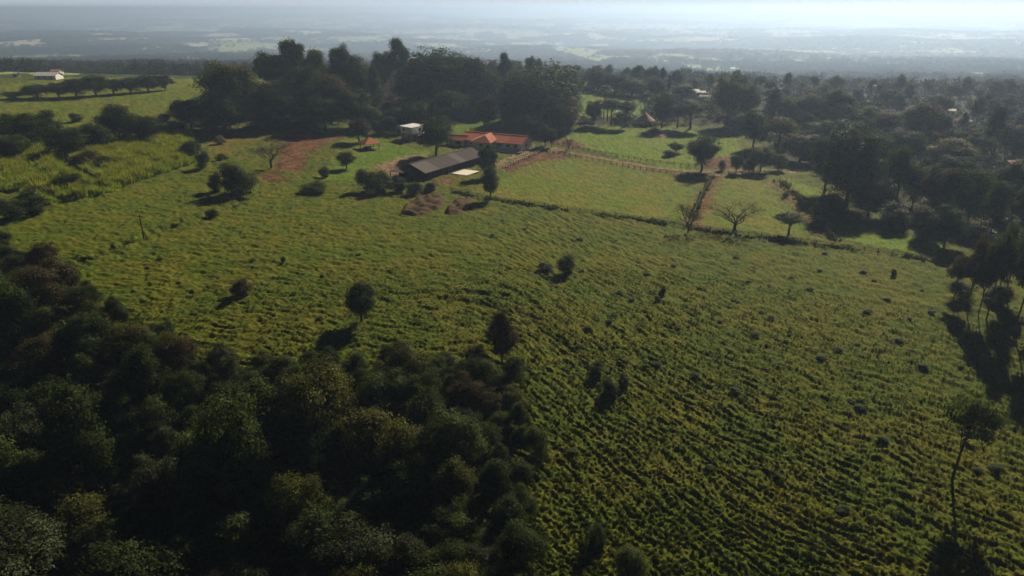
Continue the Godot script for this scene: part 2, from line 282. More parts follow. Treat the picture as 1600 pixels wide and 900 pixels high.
	["lobed",-24.9,103.3,5.4,4.7,"dark","small vine-covered dark green tree on the wood's pasture edge, mid-right upper, second from left","trees of the shaded wood"],
	["lobed",-76.8,103.2,9.5,8.5,"dark","middling vine-covered dark green tree in shaded wood, far-left middle, third from left","trees of the shaded wood"],
	["oval",1.2,85.9,5.0,3.4,"dark","small narrow dark green tree on the wood's pasture edge, right middle, second from left","trees of the shaded wood"],
	["round",-17.6,70.3,9.7,10.5,"grey","middling rounded grey-green tree in shaded wood, mid-right bottom","trees of the shaded wood"],
	["oval",-20.3,83.5,5.8,5.6,"mid","small narrow mid-green tree in shaded wood, mid-right lower","trees of the shaded wood"],
	["dome",-145.4,176.9,5.3,4.5,"olive","small domed olive-green tree on the wood's pasture edge, far-left top, first from left","trees of the shaded wood"],
	["lobed",-0.4,52.5,6.9,6.3,"grey","small vine-covered grey-green tree on the wood's pasture edge, right bottom","trees of the shaded wood"],
	["lobed",-5.6,104.6,5.3,4.6,"olive","small vine-covered olive-green tree on the wood's pasture edge, right upper","trees of the shaded wood"],
	["dome",-49.3,97.6,8.0,7.1,"dark","small domed dark green tree in shaded wood, left upper, third from left","trees of the shaded wood"],
	["round",-144.1,171.1,6.7,6.1,"olive","small rounded olive-green tree on the wood's pasture edge, far-left top, second from left","trees of the shaded wood"],
	["oval",-68.9,105.3,9.2,5.9,"mid","middling narrow mid-green tree in shaded wood, left upper","trees of the shaded wood"],
	["round",-27.5,87.8,10.4,7.3,"dark","middling rounded dark green tree in shaded wood, mid-right middle","trees of the shaded wood"],
	["round",-94.9,105.0,9.0,7.0,"dark","middling rounded dark green tree in shaded wood, far-left middle","trees of the shaded wood"],
	["dome",-101.6,110.2,10.5,8.3,"dark","middling domed dark green tree in shaded wood, far-left upper","trees of the shaded wood"],
	["dome",-104.8,132.8,8.5,9.4,"dark","middling domed dark green tree in shaded wood, far-left top, third from left","trees of the shaded wood"],
	["oval",-117.0,129.9,8.3,6.2,"dark","middling narrow dark green tree in shaded wood, far-left upper","trees of the shaded wood"],
	["lobed",-16.4,102.6,7.6,7.0,"olive","small vine-covered olive-green tree on the wood's pasture edge, mid-right upper, third from left","trees of the shaded wood"],
	["lobed",-94.0,100.4,10.2,8.0,"dark","middling vine-covered dark green tree in shaded wood, far-left middle, first from left","trees of the shaded wood"],
	["round",-26.3,38.9,8.5,9.5,"dark","middling rounded dark green tree in shaded wood, mid-left bottom","trees of the shaded wood"],
	["dome",-74.6,119.5,6.0,5.4,"olive","small domed olive-green tree on the wood's pasture edge, left upper","trees of the shaded wood"],
	["dome",-64.6,114.6,4.6,3.9,"dark","small domed dark green tree on the wood's pasture edge, left upper","trees of the shaded wood"],
	["round",-3.1,68.8,4.5,4.0,"dark","small rounded dark green tree on the wood's pasture edge, right bottom","trees of the shaded wood"],
	["oval",-121.5,138.1,9.3,6.9,"olive","middling narrow olive-green tree in shaded wood, far-left top","trees of the shaded wood"],
	["round",-68.5,88.7,8.0,7.7,"mid","middling rounded mid-green tree in shaded wood, far-left lower","trees of the shaded wood"],
	["round",-98.5,122.6,13.8,13.2,"olive","large rounded olive-green tree in shaded wood, far-left top","trees of the shaded wood"],
	["round",-21.5,90.8,9.7,11.0,"olive","middling rounded olive-green tree in shaded wood, mid-right middle","trees of the shaded wood"],
	["round",-148.9,168.7,11.8,10.1,"dark","large rounded dark green tree in shaded wood, far-left top, first from left","trees of the shaded wood"],
	["lobed",1.1,66.2,6.9,6.3,"dark","small vine-covered dark green tree on the wood's pasture edge, right bottom","trees of the shaded wood"],
	["round",-46.7,45.0,14.7,8.9,"olive","large rounded olive-green tree in shaded wood, far-left bottom","trees of the shaded wood"],
	["oval",-11.9,66.9,9.2,7.1,"grey","middling narrow grey-green tree in shaded wood, mid-right bottom","trees of the shaded wood"],
	["round",-103.4,140.2,5.1,4.4,"olive","small rounded olive-green tree on the wood's pasture edge, far-left top, fourth from left","trees of the shaded wood"],
	["oval",-55.9,99.3,12.2,8.3,"dark","large narrow dark green tree in shaded wood, left upper","trees of the shaded wood"],
	["round",-109.8,130.7,8.8,7.6,"olive","middling rounded olive-green tree in shaded wood, far-left top","trees of the shaded wood"],
	["dome",-33.9,61.6,7.4,6.6,"olive","small domed olive-green tree in shaded wood, mid-left bottom, first from left","trees of the shaded wood"],
	["lobed",-44.5,101.2,6.2,5.5,"dark","small vine-covered dark green tree on the wood's pasture edge, mid-left upper, second from left","trees of the shaded wood"],
	["lobed",-121.7,155.8,7.4,6.8,"mid","small vine-covered mid-green tree on the wood's pasture edge, far-left top, third from left","trees of the shaded wood"],
	["oval",-0.2,71.1,6.9,5.0,"dark","small narrow dark green tree on the wood's pasture edge, right lower, second from left","trees of the shaded wood"],
	["dome",-104.0,143.7,5.5,4.8,"mid","small domed mid-green tree on the wood's pasture edge, far-left top, fourth from left","trees of the shaded wood"],
	["oval",-69.1,118.3,5.5,3.9,"dark","small narrow dark green tree on the wood's pasture edge, left upper","trees of the shaded wood"],
	["dome",-24.6,48.4,7.3,7.8,"olive","small domed olive-green tree in shaded wood, mid-left bottom, second from left","trees of the shaded wood"],
	["round",-58.8,111.9,5.5,4.8,"dark","small rounded dark green tree on the wood's pasture edge, left upper, second from left","trees of the shaded wood"],
	["round",-54.3,66.8,6.6,7.1,"mid","small rounded mid-green tree in shaded wood, far-left bottom, second from left","trees of the shaded wood"],
	["oval",-81.6,91.9,6.4,5.3,"dark","small narrow dark green tree in shaded wood, far-left lower, second from left","trees of the shaded wood"],
	["round",-10.8,58.8,7.2,6.6,"dark","small rounded dark green tree in shaded wood, mid-right bottom","trees of the shaded wood"],
	["dome",-93.3,128.4,9.7,10.0,"dark","middling domed dark green tree in shaded wood, far-left top, fourth from left","trees of the shaded wood"],
	["lobed",-82.4,117.6,8.6,7.0,"mid","middling vine-covered mid-green tree in shaded wood, far-left upper","trees of the shaded wood"],
	["round",-28.0,78.8,11.6,7.6,"olive","large rounded olive-green tree in shaded wood, mid-right lower","trees of the shaded wood"],
	["round",-32.3,88.2,7.1,7.5,"grey","small rounded grey-green tree in shaded wood, mid-left middle","trees of the shaded wood"],
	["round",-57.4,107.6,6.6,5.9,"mid","small rounded mid-green tree on the wood's pasture edge, left upper","trees of the shaded wood"],
	["round",-19.5,96.8,8.7,7.4,"mid","middling rounded mid-green tree in shaded wood, mid-right upper","trees of the shaded wood"],
	["round",-14.5,52.0,8.4,6.4,"olive","middling rounded olive-green tree in shaded wood, mid-right bottom, first from left","trees of the shaded wood"],
	["lobed",-104.3,124.3,9.3,7.5,"dark","middling vine-covered dark green tree in shaded wood, far-left upper","trees of the shaded wood"],
	["round",-43.5,41.2,9.3,6.3,"grey","middling rounded grey-green tree in shaded wood, far-left bottom","trees of the shaded wood"],
	["lobed",-97.7,141.2,5.0,4.3,"dark","small vine-covered dark green tree on the wood's pasture edge, far-left top, third from left","trees of the shaded wood"],
	["dome",-88.4,131.4,5.2,5.0,"dark","small domed dark green tree on the wood's pasture edge, far-left top, second from left","trees of the shaded wood"],
	["round",-49.7,68.9,7.3,6.5,"dark","small rounded dark green tree in shaded wood, left bottom","trees of the shaded wood"],
	["round",-134.0,161.0,9.1,12.3,"grey","middling rounded grey-green tree in shaded wood, far-left top","trees of the shaded wood"],
	["round",-111.1,136.1,11.4,11.2,"dark","middling rounded dark green tree in shaded wood, far-left top, second from left","trees of the shaded wood"],
	["oval",-113.4,150.4,4.8,3.2,"dark","small narrow dark green tree on the wood's pasture edge, far-left top","trees of the shaded wood"],
	["dome",-155.1,184.1,7.3,6.7,"mid","small domed mid-green tree on the wood's pasture edge, far-left top, first from left","trees of the shaded wood"],
	["oval",-40.6,72.5,9.7,5.8,"mid","middling narrow mid-green tree in shaded wood, left bottom, second from left","trees of the shaded wood"],
	["lobed",-78.5,108.9,10.4,8.8,"brown","middling vine-covered brownish tree in shaded wood, far-left upper","trees of the shaded wood"],
	["lobed",-56.7,86.6,12.6,7.5,"dark","large vine-covered dark green tree in shaded wood, left middle","trees of the shaded wood"],
	["oval",-84.4,130.8,6.6,4.7,"mid","small narrow mid-green tree on the wood's pasture edge, far-left top","trees of the shaded wood"],
	["oval",-123.8,149.2,7.6,5.6,"dark","small narrow dark green tree in shaded wood, far-left top","trees of the shaded wood"],
	["lobed",-62.1,108.2,9.0,8.8,"olive","middling vine-covered olive-green tree in shaded wood, left upper","trees of the shaded wood"],
	["round",-13.3,96.8,7.8,6.6,"dark","small rounded dark green tree in shaded wood, right middle, first from left","trees of the shaded wood"],
	["lobed",-60.0,61.8,9.1,8.7,"mid","middling vine-covered mid-green tree in shaded wood, far-left bottom","trees of the shaded wood"],
	["round",0.2,94.2,5.1,4.4,"olive","small rounded olive-green tree on the wood's pasture edge, right middle","trees of the shaded wood"],
	["dome",-138.3,169.1,6.4,6.5,"mid","small domed mid-green tree on the wood's pasture edge, far-left top, second from left","trees of the shaded wood"],
	["lobed",-133.7,167.8,5.4,5.0,"grey","small vine-covered grey-green tree on the wood's pasture edge, far-left top, first from left","trees of the shaded wood"],
	["lobed",-12.6,38.6,11.5,9.9,"olive","middling vine-covered olive-green tree in shaded wood, mid-right bottom","trees of the shaded wood"],
	["dome",-1.9,62.7,5.2,4.4,"mid","small domed mid-green tree on the wood's pasture edge, right bottom","trees of the shaded wood"],
	["round",-73.0,99.0,11.6,9.3,"dark","large rounded dark green tree in shaded wood, far-left middle","trees of the shaded wood"],
	["lobed",-28.4,44.6,12.2,7.9,"mid","large vine-covered mid-green tree in shaded wood, mid-left bottom","trees of the shaded wood"],
	["oval",-9.4,99.1,5.1,3.5,"dark","small narrow dark green tree on the wood's pasture edge, right upper","trees of the shaded wood"],
	["lobed",-80.0,127.1,5.4,4.6,"olive","small vine-covered olive-green tree on the wood's pasture edge, left top","trees of the shaded wood"],
	["round",-29.5,59.1,5.7,6.7,"grey","small rounded grey-green tree in shaded wood, mid-left bottom","trees of the shaded wood"],
	["round",-64.3,78.5,5.7,6.2,"olive","small rounded olive-green tree in shaded wood, far-left bottom","trees of the shaded wood"],
	["lobed",-118.2,152.1,4.5,4.0,"dark","small vine-covered dark green tree on the wood's pasture edge, far-left top, first from left","trees of the shaded wood"],
	["round",-99.5,131.5,6.9,7.2,"dark","small rounded dark green tree in shaded wood, far-left top","trees of the shaded wood"],
	["lobed",-11.3,47.8,7.2,6.2,"grey","small vine-covered grey-green tree in shaded wood, mid-right bottom, second from left","trees of the shaded wood"],
	["dome",-153.2,180.1,5.7,5.0,"dark","small domed dark green tree on the wood's pasture edge, far-left top, first from left","trees of the shaded wood"],
	["lobed",-27.0,100.2,5.4,4.7,"olive","small vine-covered olive-green tree on the wood's pasture edge, mid-right upper, first from left","trees of the shaded wood"],
	["round",-6.3,72.4,5.9,7.2,"mid","small rounded mid-green tree in shaded wood, right lower","trees of the shaded wood"],
	["lobed",-93.9,138.3,8.0,7.4,"brown","small vine-covered brownish tree on the wood's pasture edge, far-left top","trees of the shaded wood"],
	["round",-92.9,111.4,7.3,8.2,"dark","small rounded dark green tree in shaded wood, far-left upper, second from left","trees of the shaded wood"],
	["oval",-1.7,82.3,5.2,4.0,"dark","small narrow dark green tree on the wood's pasture edge, right middle, first from left","trees of the shaded wood"],
	["lobed",0.8,41.7,5.3,4.5,"mid","small vine-covered mid-green tree on the wood's pasture edge, right bottom, second from left","trees of the shaded wood"],
	["dome",-3.9,86.4,6.2,5.8,"dark","small domed dark green tree on the wood's pasture edge, right middle","trees of the shaded wood"],
	["dome",-123.8,160.8,7.1,7.4,"olive","small domed olive-green tree on the wood's pasture edge, far-left top, second from left","trees of the shaded wood"],
	["lobed",-38.8,77.9,6.7,6.3,"dark","small vine-covered dark green tree in shaded wood, mid-left bottom","trees of the shaded wood"],
	["lobed",-65.5,84.3,6.8,6.7,"mid","small vine-covered mid-green tree in shaded wood, far-left lower, second from left","trees of the shaded wood"],
	["oval",-13.0,74.3,7.1,5.2,"grey","small narrow grey-green tree in shaded wood, mid-right lower","trees of the shaded wood"],
	["lobed",-20.2,100.8,5.7,5.1,"olive","small vine-covered olive-green tree on the wood's pasture edge, mid-right upper, second from left","trees of the shaded wood"],
	["round",-84.6,111.0,6.6,7.1,"dark","small rounded dark green tree in shaded wood, far-left upper, third from left","trees of the shaded wood"],
	["round",-17.6,64.3,8.6,7.0,"olive","middling rounded olive-green tree in shaded wood, mid-right bottom, second from left","trees of the shaded wood"],
	["lobed",-44.4,87.2,9.8,9.3,"mid","middling vine-covered mid-green tree in shaded wood, mid-left middle","trees of the shaded wood"],
	["lobed",-67.5,97.4,9.2,8.7,"olive","middling vine-covered olive-green tree in shaded wood, far-left middle","trees of the shaded wood"],
	["round",1.3,62.6,4.7,4.0,"olive","small rounded olive-green tree on the wood's pasture edge, right bottom","trees of the shaded wood"],
	["lobed",-0.4,100.6,5.8,5.8,"dark","small vine-covered dark green tree on the wood's pasture edge, right upper","trees of the shaded wood"],
	["round",-110.1,150.1,6.1,5.6,"dark","small rounded dark green tree on the wood's pasture edge, far-left top, third from left","trees of the shaded wood"],
	["dome",-37.6,64.3,8.2,8.3,"brown","middling domed brownish tree in shaded wood, left bottom","trees of the shaded wood"],
	["dome",-31.4,70.7,6.4,7.5,"mid","small domed mid-green tree in shaded wood, mid-left bottom","trees of the shaded wood"],
	["round",-39.3,104.0,4.9,4.2,"olive","small rounded olive-green tree on the wood's pasture edge, mid-left upper","trees of the shaded wood"],
	["lobed",-46.5,61.7,6.0,6.8,"mid","small vine-covered mid-green tree in shaded wood, left bottom, first from left","trees of the shaded wood"],
	["oval",-61.7,83.1,8.8,5.6,"mid","middling narrow mid-green tree in shaded wood, far-left lower","trees of the shaded wood"],
	["lobed",-61.7,96.6,8.4,6.3,"mid","middling vine-covered mid-green tree in shaded wood, left middle, first from left","trees of the shaded wood"],
	["lobed",-1.0,56.8,6.0,5.3,"brown","small vine-covered brownish tree on the wood's pasture edge, right bottom, first from left","trees of the shaded wood"],
	["oval",1.1,90.5,5.1,3.5,"mid","small narrow mid-green tree on the wood's pasture edge, right middle","trees of the shaded wood"],
	["lobed",-7.1,65.9,7.8,6.4,"dark","small vine-covered dark green tree in shaded wood, right bottom, second from left","trees of the shaded wood"],
	["round",-6.3,94.5,8.0,6.2,"brown","middling rounded brownish tree in shaded wood, right middle","trees of the shaded wood"],
	["lobed",-100.7,142.9,4.7,4.2,"grey","small vine-covered grey-green tree on the wood's pasture edge, far-left top, second from left","trees of the shaded wood"],
	["lobed",-31.6,65.0,7.0,6.8,"olive","small vine-covered olive-green tree in shaded wood, mid-left bottom","trees of the shaded wood"],
	["oval",-71.4,121.3,5.5,4.0,"mid","small narrow mid-green tree on the wood's pasture edge, left top","trees of the shaded wood"],
	["round",-126.8,155.7,6.0,6.4,"mid","small rounded mid-green tree in shaded wood, far-left top, first from left","trees of the shaded wood"],
	["lobed",-50.1,78.6,7.3,6.4,"mid","small vine-covered mid-green tree in shaded wood, left bottom, second from left","trees of the shaded wood"],
	["lobed",-22.3,59.7,5.9,6.6,"grey","small vine-covered grey-green tree in shaded wood, mid-right bottom, first from left","trees of the shaded wood"],
	["round",-138.3,156.8,6.4,7.3,"brown","small rounded brownish tree in shaded wood, far-left top","trees of the shaded wood"],
	["dome",-85.8,103.6,5.5,6.2,"dark","small domed dark green tree in shaded wood, far-left middle, second from left","trees of the shaded wood"],
	["round",-16.2,48.5,8.6,6.8,"mid","middling rounded mid-green tree in shaded wood, mid-right bottom","trees of the shaded wood"],
	["round",-112.4,143.1,7.5,7.2,"mid","small rounded mid-green tree in shaded wood, far-left top, second from left","trees of the shaded wood"],
	["lobed",-132.1,149.2,6.1,7.4,"olive","small vine-covered olive-green tree in shaded wood, far-left top","trees of the shaded wood"],
	["round",-13.0,79.2,10.0,6.4,"mid","middling rounded mid-green tree in shaded wood, right lower","trees of the shaded wood"],
	["round",-42.6,96.7,6.8,6.3,"dark","small rounded dark green tree in shaded wood, mid-left middle","trees of the shaded wood"],
	["dome",-66.2,67.7,13.1,8.3,"dark","large domed dark green tree in shaded wood, far-left bottom","trees of the shaded wood"],
	["dome",-19.5,105.3,5.1,4.4,"dark","small domed dark green tree on the wood's pasture edge, mid-right upper","trees of the shaded wood"],
	["lobed",-117.8,135.4,8.0,6.3,"grey","middling vine-covered grey-green tree in shaded wood, far-left top","trees of the shaded wood"],
	["oval",-68.5,79.8,6.8,5.0,"mid","small narrow mid-green tree in shaded wood, far-left lower","trees of the shaded wood"],
	["round",-22.5,67.6,7.2,6.6,"olive","small rounded olive-green tree in shaded wood, mid-right bottom","trees of the shaded wood"],
	["lobed",-127.5,151.6,7.7,8.0,"mid","small vine-covered mid-green tree in shaded wood, far-left top","trees of the shaded wood"],
	["round",-92.2,123.2,8.2,7.4,"dark","middling rounded dark green tree in shaded wood, far-left upper","trees of the shaded wood"],
	["round",-23.6,80.3,7.2,6.6,"olive","small rounded olive-green tree in shaded wood, mid-right lower","trees of the shaded wood"],
	["dome",-73.0,77.5,7.9,8.1,"dark","small domed dark green tree in shaded wood, far-left bottom, second from left","trees of the shaded wood"],
	["round",-29.1,104.4,5.1,4.3,"dark","small rounded dark green tree on the wood's pasture edge, mid-right upper, first from left","trees of the shaded wood"],
	["lobed",-5.4,48.1,7.9,6.9,"mid","small vine-covered mid-green tree in shaded wood, right bottom","trees of the shaded wood"],
	["lobed",-107.7,127.1,7.4,6.3,"mid","small vine-covered mid-green tree in shaded wood, far-left upper","trees of the shaded wood"],
	["dome",-69.4,115.1,4.7,3.9,"brown","small domed brownish tree on the wood's pasture edge, left upper","trees of the shaded wood"],
	["round",-62.6,112.4,4.6,3.9,"dark","small rounded dark green tree on the wood's pasture edge, left upper, first from left","trees of the shaded wood"],
	["lobed",-27.5,83.2,5.3,6.2,"mid","small vine-covered mid-green tree in shaded wood, mid-right lower","trees of the shaded wood"],
	["round",-23.9,100.4,5.0,4.3,"dark","small rounded dark green tree on the wood's pasture edge, mid-right upper, second from left","trees of the shaded wood"],
	["oval",-42.2,91.4,7.1,5.1,"mid","small narrow mid-green tree in shaded wood, mid-left middle","trees of the shaded wood"],
	["dome",-106.8,139.7,6.3,6.2,"dark","small domed dark green tree in shaded wood, far-left top","trees of the shaded wood"],
	["lobed",-32.5,96.2,9.7,6.1,"mid","middling vine-covered mid-green tree in shaded wood, mid-left upper","trees of the shaded wood"],
	["round",-161.7,185.0,6.8,6.1,"olive","small rounded olive-green tree on the wood's pasture edge, far-left top, first from left","trees of the shaded wood"],
	["round",-3.2,65.7,5.5,4.8,"grey","small rounded grey-green tree on the wood's pasture edge, right bottom","trees of the shaded wood"],
	["lobed",-49.3,102.4,5.2,4.4,"dark","small vine-covered dark green tree on the wood's pasture edge, mid-left upper, first from left","trees of the shaded wood"],
	["round",-12.2,101.3,6.0,5.3,"mid","small rounded mid-green tree on the wood's pasture edge, right upper","trees of the shaded wood"],
	["round",-85.4,93.9,7.6,6.5,"brown","small rounded brownish tree in shaded wood, far-left middle","trees of the shaded wood"],
	["lobed",-78.1,114.5,6.4,7.1,"olive","small vine-covered olive-green tree in shaded wood, far-left upper","trees of the shaded wood"],
	["dome",-10.0,44.2,5.7,6.4,"brown","small domed brownish tree in shaded wood, mid-right bottom","trees of the shaded wood"],
	["dome",-58.0,103.8,7.6,6.1,"mid","small domed mid-green tree in shaded wood, left upper","trees of the shaded wood"],
	["round",-0.8,38.3,5.1,4.4,"mid","small rounded mid-green tree on the wood's pasture edge, right bottom, first from left","trees of the shaded wood"],
	["lobed",1.1,78.9,4.6,3.8,"dark","small vine-covered dark green tree on the wood's pasture edge, right lower","trees of the shaded wood"],
	["lobed",-148.7,179.4,7.7,7.2,"mid","small vine-covered mid-green tree on the wood's pasture edge, far-left top, second from left","trees of the shaded wood"],
	["lobed",-10.4,71.3,6.2,6.2,"dark","small vine-covered dark green tree in shaded wood, right bottom, first from left","trees of the shaded wood"],
	["round",-102.4,115.1,7.8,6.2,"dark","small rounded dark green tree in shaded wood, far-left upper, first from left","trees of the shaded wood"],
	["dome",-126.0,140.8,8.2,6.4,"dark","middling domed dark green tree in shaded wood, far-left top, first from left","trees of the shaded wood"],
	["round",-115.4,152.7,4.7,3.9,"dark","small rounded dark green tree on the wood's pasture edge, far-left top, second from left","trees of the shaded wood"],
	["dome",-40.3,43.9,7.5,7.4,"olive","small domed olive-green tree in shaded wood, far-left bottom","trees of the shaded wood"],
	["round",-129.5,145.3,8.2,6.6,"dark","middling rounded dark green tree in shaded wood, far-left top, first from left","trees of the shaded wood"],
	["oval",-30.7,100.6,5.7,4.0,"dark","small narrow dark green tree on the wood's pasture edge, mid-right upper","trees of the shaded wood"],
	["lobed",-16.9,88.7,6.5,6.1,"mid","small vine-covered mid-green tree in shaded wood, mid-right middle","trees of the shaded wood"],
	["round",-90.1,134.4,5.3,4.6,"dark","small rounded dark green tree on the wood's pasture edge, far-left top, fourth from left","trees of the shaded wood"],
	["lobed",1.2,74.3,4.8,4.0,"mid","small vine-covered mid-green tree on the wood's pasture edge, right lower","trees of the shaded wood"],
	["round",-50.3,59.0,6.8,6.7,"mid","small rounded mid-green tree in shaded wood, far-left bottom, first from left","trees of the shaded wood"],
	["lobed",-55.2,75.4,7.1,6.4,"dark","small vine-covered dark green tree in shaded wood, left bottom","trees of the shaded wood"],
	["lobed",-51.4,93.2,8.3,7.4,"mid","middling vine-covered mid-green tree in shaded wood, left middle, second from left","trees of the shaded wood"],
	["lobed",-82.0,87.6,6.7,6.1,"mid","small vine-covered mid-green tree in shaded wood, far-left lower, first from left","trees of the shaded wood"],
	["dome",-47.6,49.6,5.5,6.5,"dark","small domed dark green tree in shaded wood, far-left bottom, first from left","trees of the shaded wood"],
	["lobed",-7.9,102.1,5.0,4.2,"grey","small vine-covered grey-green tree on the wood's pasture edge, right upper","trees of the shaded wood"],
	["round",-57.9,93.9,10.2,6.4,"dark","middling rounded dark green tree in shaded wood, left middle","trees of the shaded wood"],
	["lobed",-36.7,51.0,8.5,6.5,"mid","middling vine-covered mid-green tree in shaded wood, left bottom","trees of the shaded wood"],
	["lobed",0.0,60.0,5.1,4.3,"brown","small vine-covered brownish tree on the wood's pasture edge, right bottom, second from left","trees of the shaded wood"],
	["round",-0.7,44.3,4.8,4.1,"mid","small rounded mid-green tree on the wood's pasture edge, right bottom, second from left","trees of the shaded wood"],
	["round",-142.8,175.0,4.9,4.4,"olive","small rounded olive-green tree on the wood's pasture edge, far-left top, third from left","trees of the shaded wood"],
	["round",-6.3,89.9,6.4,7.5,"dark","small rounded dark green tree in shaded wood, right middle, second from left","trees of the shaded wood"],
	["round",192.8,396.5,8.0,7.2,"mid","small rounded mid-green tree high in the right woods, right half, first from left","woodland trees around the farm"],
	["round",-15.6,413.2,10.5,7.7,"dark","middling rounded dark green tree in the belt above the red-roofed farmhouse, third from left","woodland trees around the farm"],
	["oval",148.9,196.6,11.4,9.2,"dark","middling narrow dark green tree low in the right woods, right end","woodland trees around the farm"],
	["oval",-16.7,532.8,10.9,7.2,"grey","middling narrow grey-green tree in the belt above the red-roofed farmhouse","woodland trees around the farm"],
	["round",54.1,517.1,7.4,4.5,"brown","small rounded brownish tree in the belt behind the bright far lawn","woodland trees around the farm"],
	["round",155.9,246.2,11.2,9.6,"dark","middling rounded dark green tree middle of the right woods, right end","woodland trees around the farm"],
	["umbrella",-21.0,421.4,11.9,10.1,"dark","middling flat-topped dark green tree in the belt above the red-roofed farmhouse","woodland trees around the farm"],
	["round",137.6,348.3,9.4,6.2,"grey","middling rounded grey-green tree high in the right woods, left half","woodland trees around the farm"],
	["dome",35.4,493.9,10.6,9.1,"dark","middling broad domed dark green tree in the belt behind the bright far lawn","woodland trees around the farm"],
	["oval",214.3,325.5,11.0,7.5,"grey","middling narrow grey-green tree upper part of the right woods, right end","woodland trees around the farm"],
	["umbrella",0.4,520.1,7.3,4.4,"dark","small flat-topped dark green tree in the belt above the red-roofed farmhouse","woodland trees around the farm"],
	["tall",177.8,275.0,11.2,4.0,"grey","middling tall slender grey-green tree upper part of the right woods, right end","woodland trees around the farm"],
	["oval",25.3,517.3,7.7,5.9,"mid","small narrow mid-green tree in the belt behind the bright far lawn, first from left","woodland trees around the farm"],
	["tall",220.9,292.1,14.9,6.6,"olive","large tall slender olive-green tree upper part of the right woods, right end","woodland trees around the farm"],
	["dome",-93.2,522.2,14.0,12.6,"brown","large broad domed brownish tree in the belt above the gazebo","woodland trees around the farm"],
	["umbrella",-54.9,364.7,11.0,7.1,"dark","middling flat-topped dark green tree in the belt above the white buildings","woodland trees around the farm"],
	["round",-96.0,486.5,10.6,7.0,"olive","middling rounded olive-green tree in the belt above the gazebo","woodland trees around the farm"],
	["round",279.6,409.2,11.8,8.0,"grey","middling rounded grey-green tree high in the right woods, right end, second from left","woodland trees around the farm"],
	["umbrella",-0.9,468.1,9.4,7.1,"olive","middling flat-topped olive-green tree in the belt above the red-roofed farmhouse","woodland trees around the farm"],
	["umbrella",45.3,531.3,10.0,9.2,"mid","middling flat-topped mid-green tree in the belt behind the bright far lawn","woodland trees around the farm"],
	["round",-32.4,464.0,12.0,9.4,"dark","middling rounded dark green tree in the belt above the red-roofed farmhouse, first from left","woodland trees around the farm"],
	["oval",-83.0,383.2,10.9,7.6,"dark","middling narrow dark green tree in the belt above the gazebo","woodland trees around the farm"],
	["oval",98.0,450.7,11.8,11.2,"dark","middling narrow dark green tree in the belt behind the thatched hut","woodland trees around the farm"],
	["round",195.0,455.2,12.5,11.7,"olive","large rounded olive-green tree high in the right woods, left half","woodland trees around the farm"],
	["oval",54.3,534.9,7.8,6.4,"mid","small narrow mid-green tree in the belt behind the bright far lawn, second from left","woodland trees around the farm"],
	["tall",-58.1,483.4,15.0,7.8,"dark","large tall slender dark green tree in the belt above the white buildings, second from left","woodland trees around the farm"],
	["oval",-117.9,411.1,10.6,9.4,"dark","middling narrow dark green tree in the belt behind the red yard","woodland trees around the farm"],
	["oval",81.9,487.1,12.3,8.9,"brown","large narrow brownish tree in the belt behind the bright far lawn","woodland trees around the farm"],
	["round",219.2,458.6,11.3,7.4,"olive","middling rounded olive-green tree high in the right woods, right half","woodland trees around the farm"],
	["dome",-106.8,502.9,10.1,9.3,"grey","middling broad domed grey-green tree in the belt above the gazebo","woodland trees around the farm"],
	["round",244.3,386.0,7.5,6.6,"brown","small rounded brownish tree high in the right woods, right end","woodland trees around the farm"],
	["oval",-75.2,522.4,7.5,6.2,"dark","small narrow dark green tree in the belt above the white buildings","woodland trees around the farm"],
	["round",5.7,489.3,9.2,8.5,"mid","middling rounded mid-green tree in the belt above the red-roofed farmhouse","woodland trees around the farm"],
	["round",203.9,353.5,12.3,10.2,"dark","large rounded dark green tree high in the right woods, right end","woodland trees around the farm"],
	["round",-110.7,379.2,8.5,7.9,"brown","small rounded brownish tree in the belt behind the red yard","woodland trees around the farm"],
	["round",165.5,400.8,12.0,9.3,"olive","middling rounded olive-green tree high in the right woods, left half","woodland trees around the farm"],
	["round",-13.6,486.5,11.6,10.6,"dark","middling rounded dark green tree in the belt above the red-roofed farmhouse, fourth from left","woodland trees around the farm"],
	["tall",105.4,283.1,10.6,5.8,"dark","middling tall slender dark green tree upper part of the right woods, left end","woodland trees around the farm"],
	["oval",28.7,416.5,11.3,10.7,"olive","middling narrow olive-green tree in the belt behind the bright far lawn","woodland trees around the farm"],
	["oval",252.3,324.6,12.5,10.6,"dark","large narrow dark green tree upper part of the right woods, right end","woodland trees around the farm"],
	["round",285.4,445.6,12.0,8.7,"mid","middling rounded mid-green tree high in the right woods, right end, first from left","woodland trees around the farm"],
	["round",272.9,439.0,7.2,6.0,"dark","small rounded dark green tree high in the right woods, right end","woodland trees around the farm"],
	["round",-95.8,441.6,8.8,6.3,"olive","small rounded olive-green tree in the belt above the gazebo","woodland trees around the farm"],
	["oval",87.5,467.1,13.4,8.3,"grey","large narrow grey-green tree in the belt behind the thatched hut","woodland trees around the farm"],
	["round",-76.1,472.7,8.4,5.5,"dark","small rounded dark green tree in the belt above the gazebo","woodland trees around the farm"],
	["round",123.2,316.4,10.1,6.4,"mid","middling rounded mid-green tree upper part of the right woods, left half","woodland trees around the farm"],
	["tall",143.2,446.0,8.8,3.3,"olive","small tall slender olive-green tree high in the right woods, left end","woodland trees around the farm"],
	["tall",-112.0,479.5,13.7,7.2,"olive","large tall slender olive-green tree in the belt above the gazebo","woodland trees around the farm"],
	["dome",-1.9,506.2,12.5,11.8,"mid","large broad domed mid-green tree in the belt above the red-roofed farmhouse","woodland trees around the farm"],
	["dome",137.2,359.9,8.9,8.4,"mid","small broad domed mid-green tree high in the right woods, left end","woodland trees around the farm"],
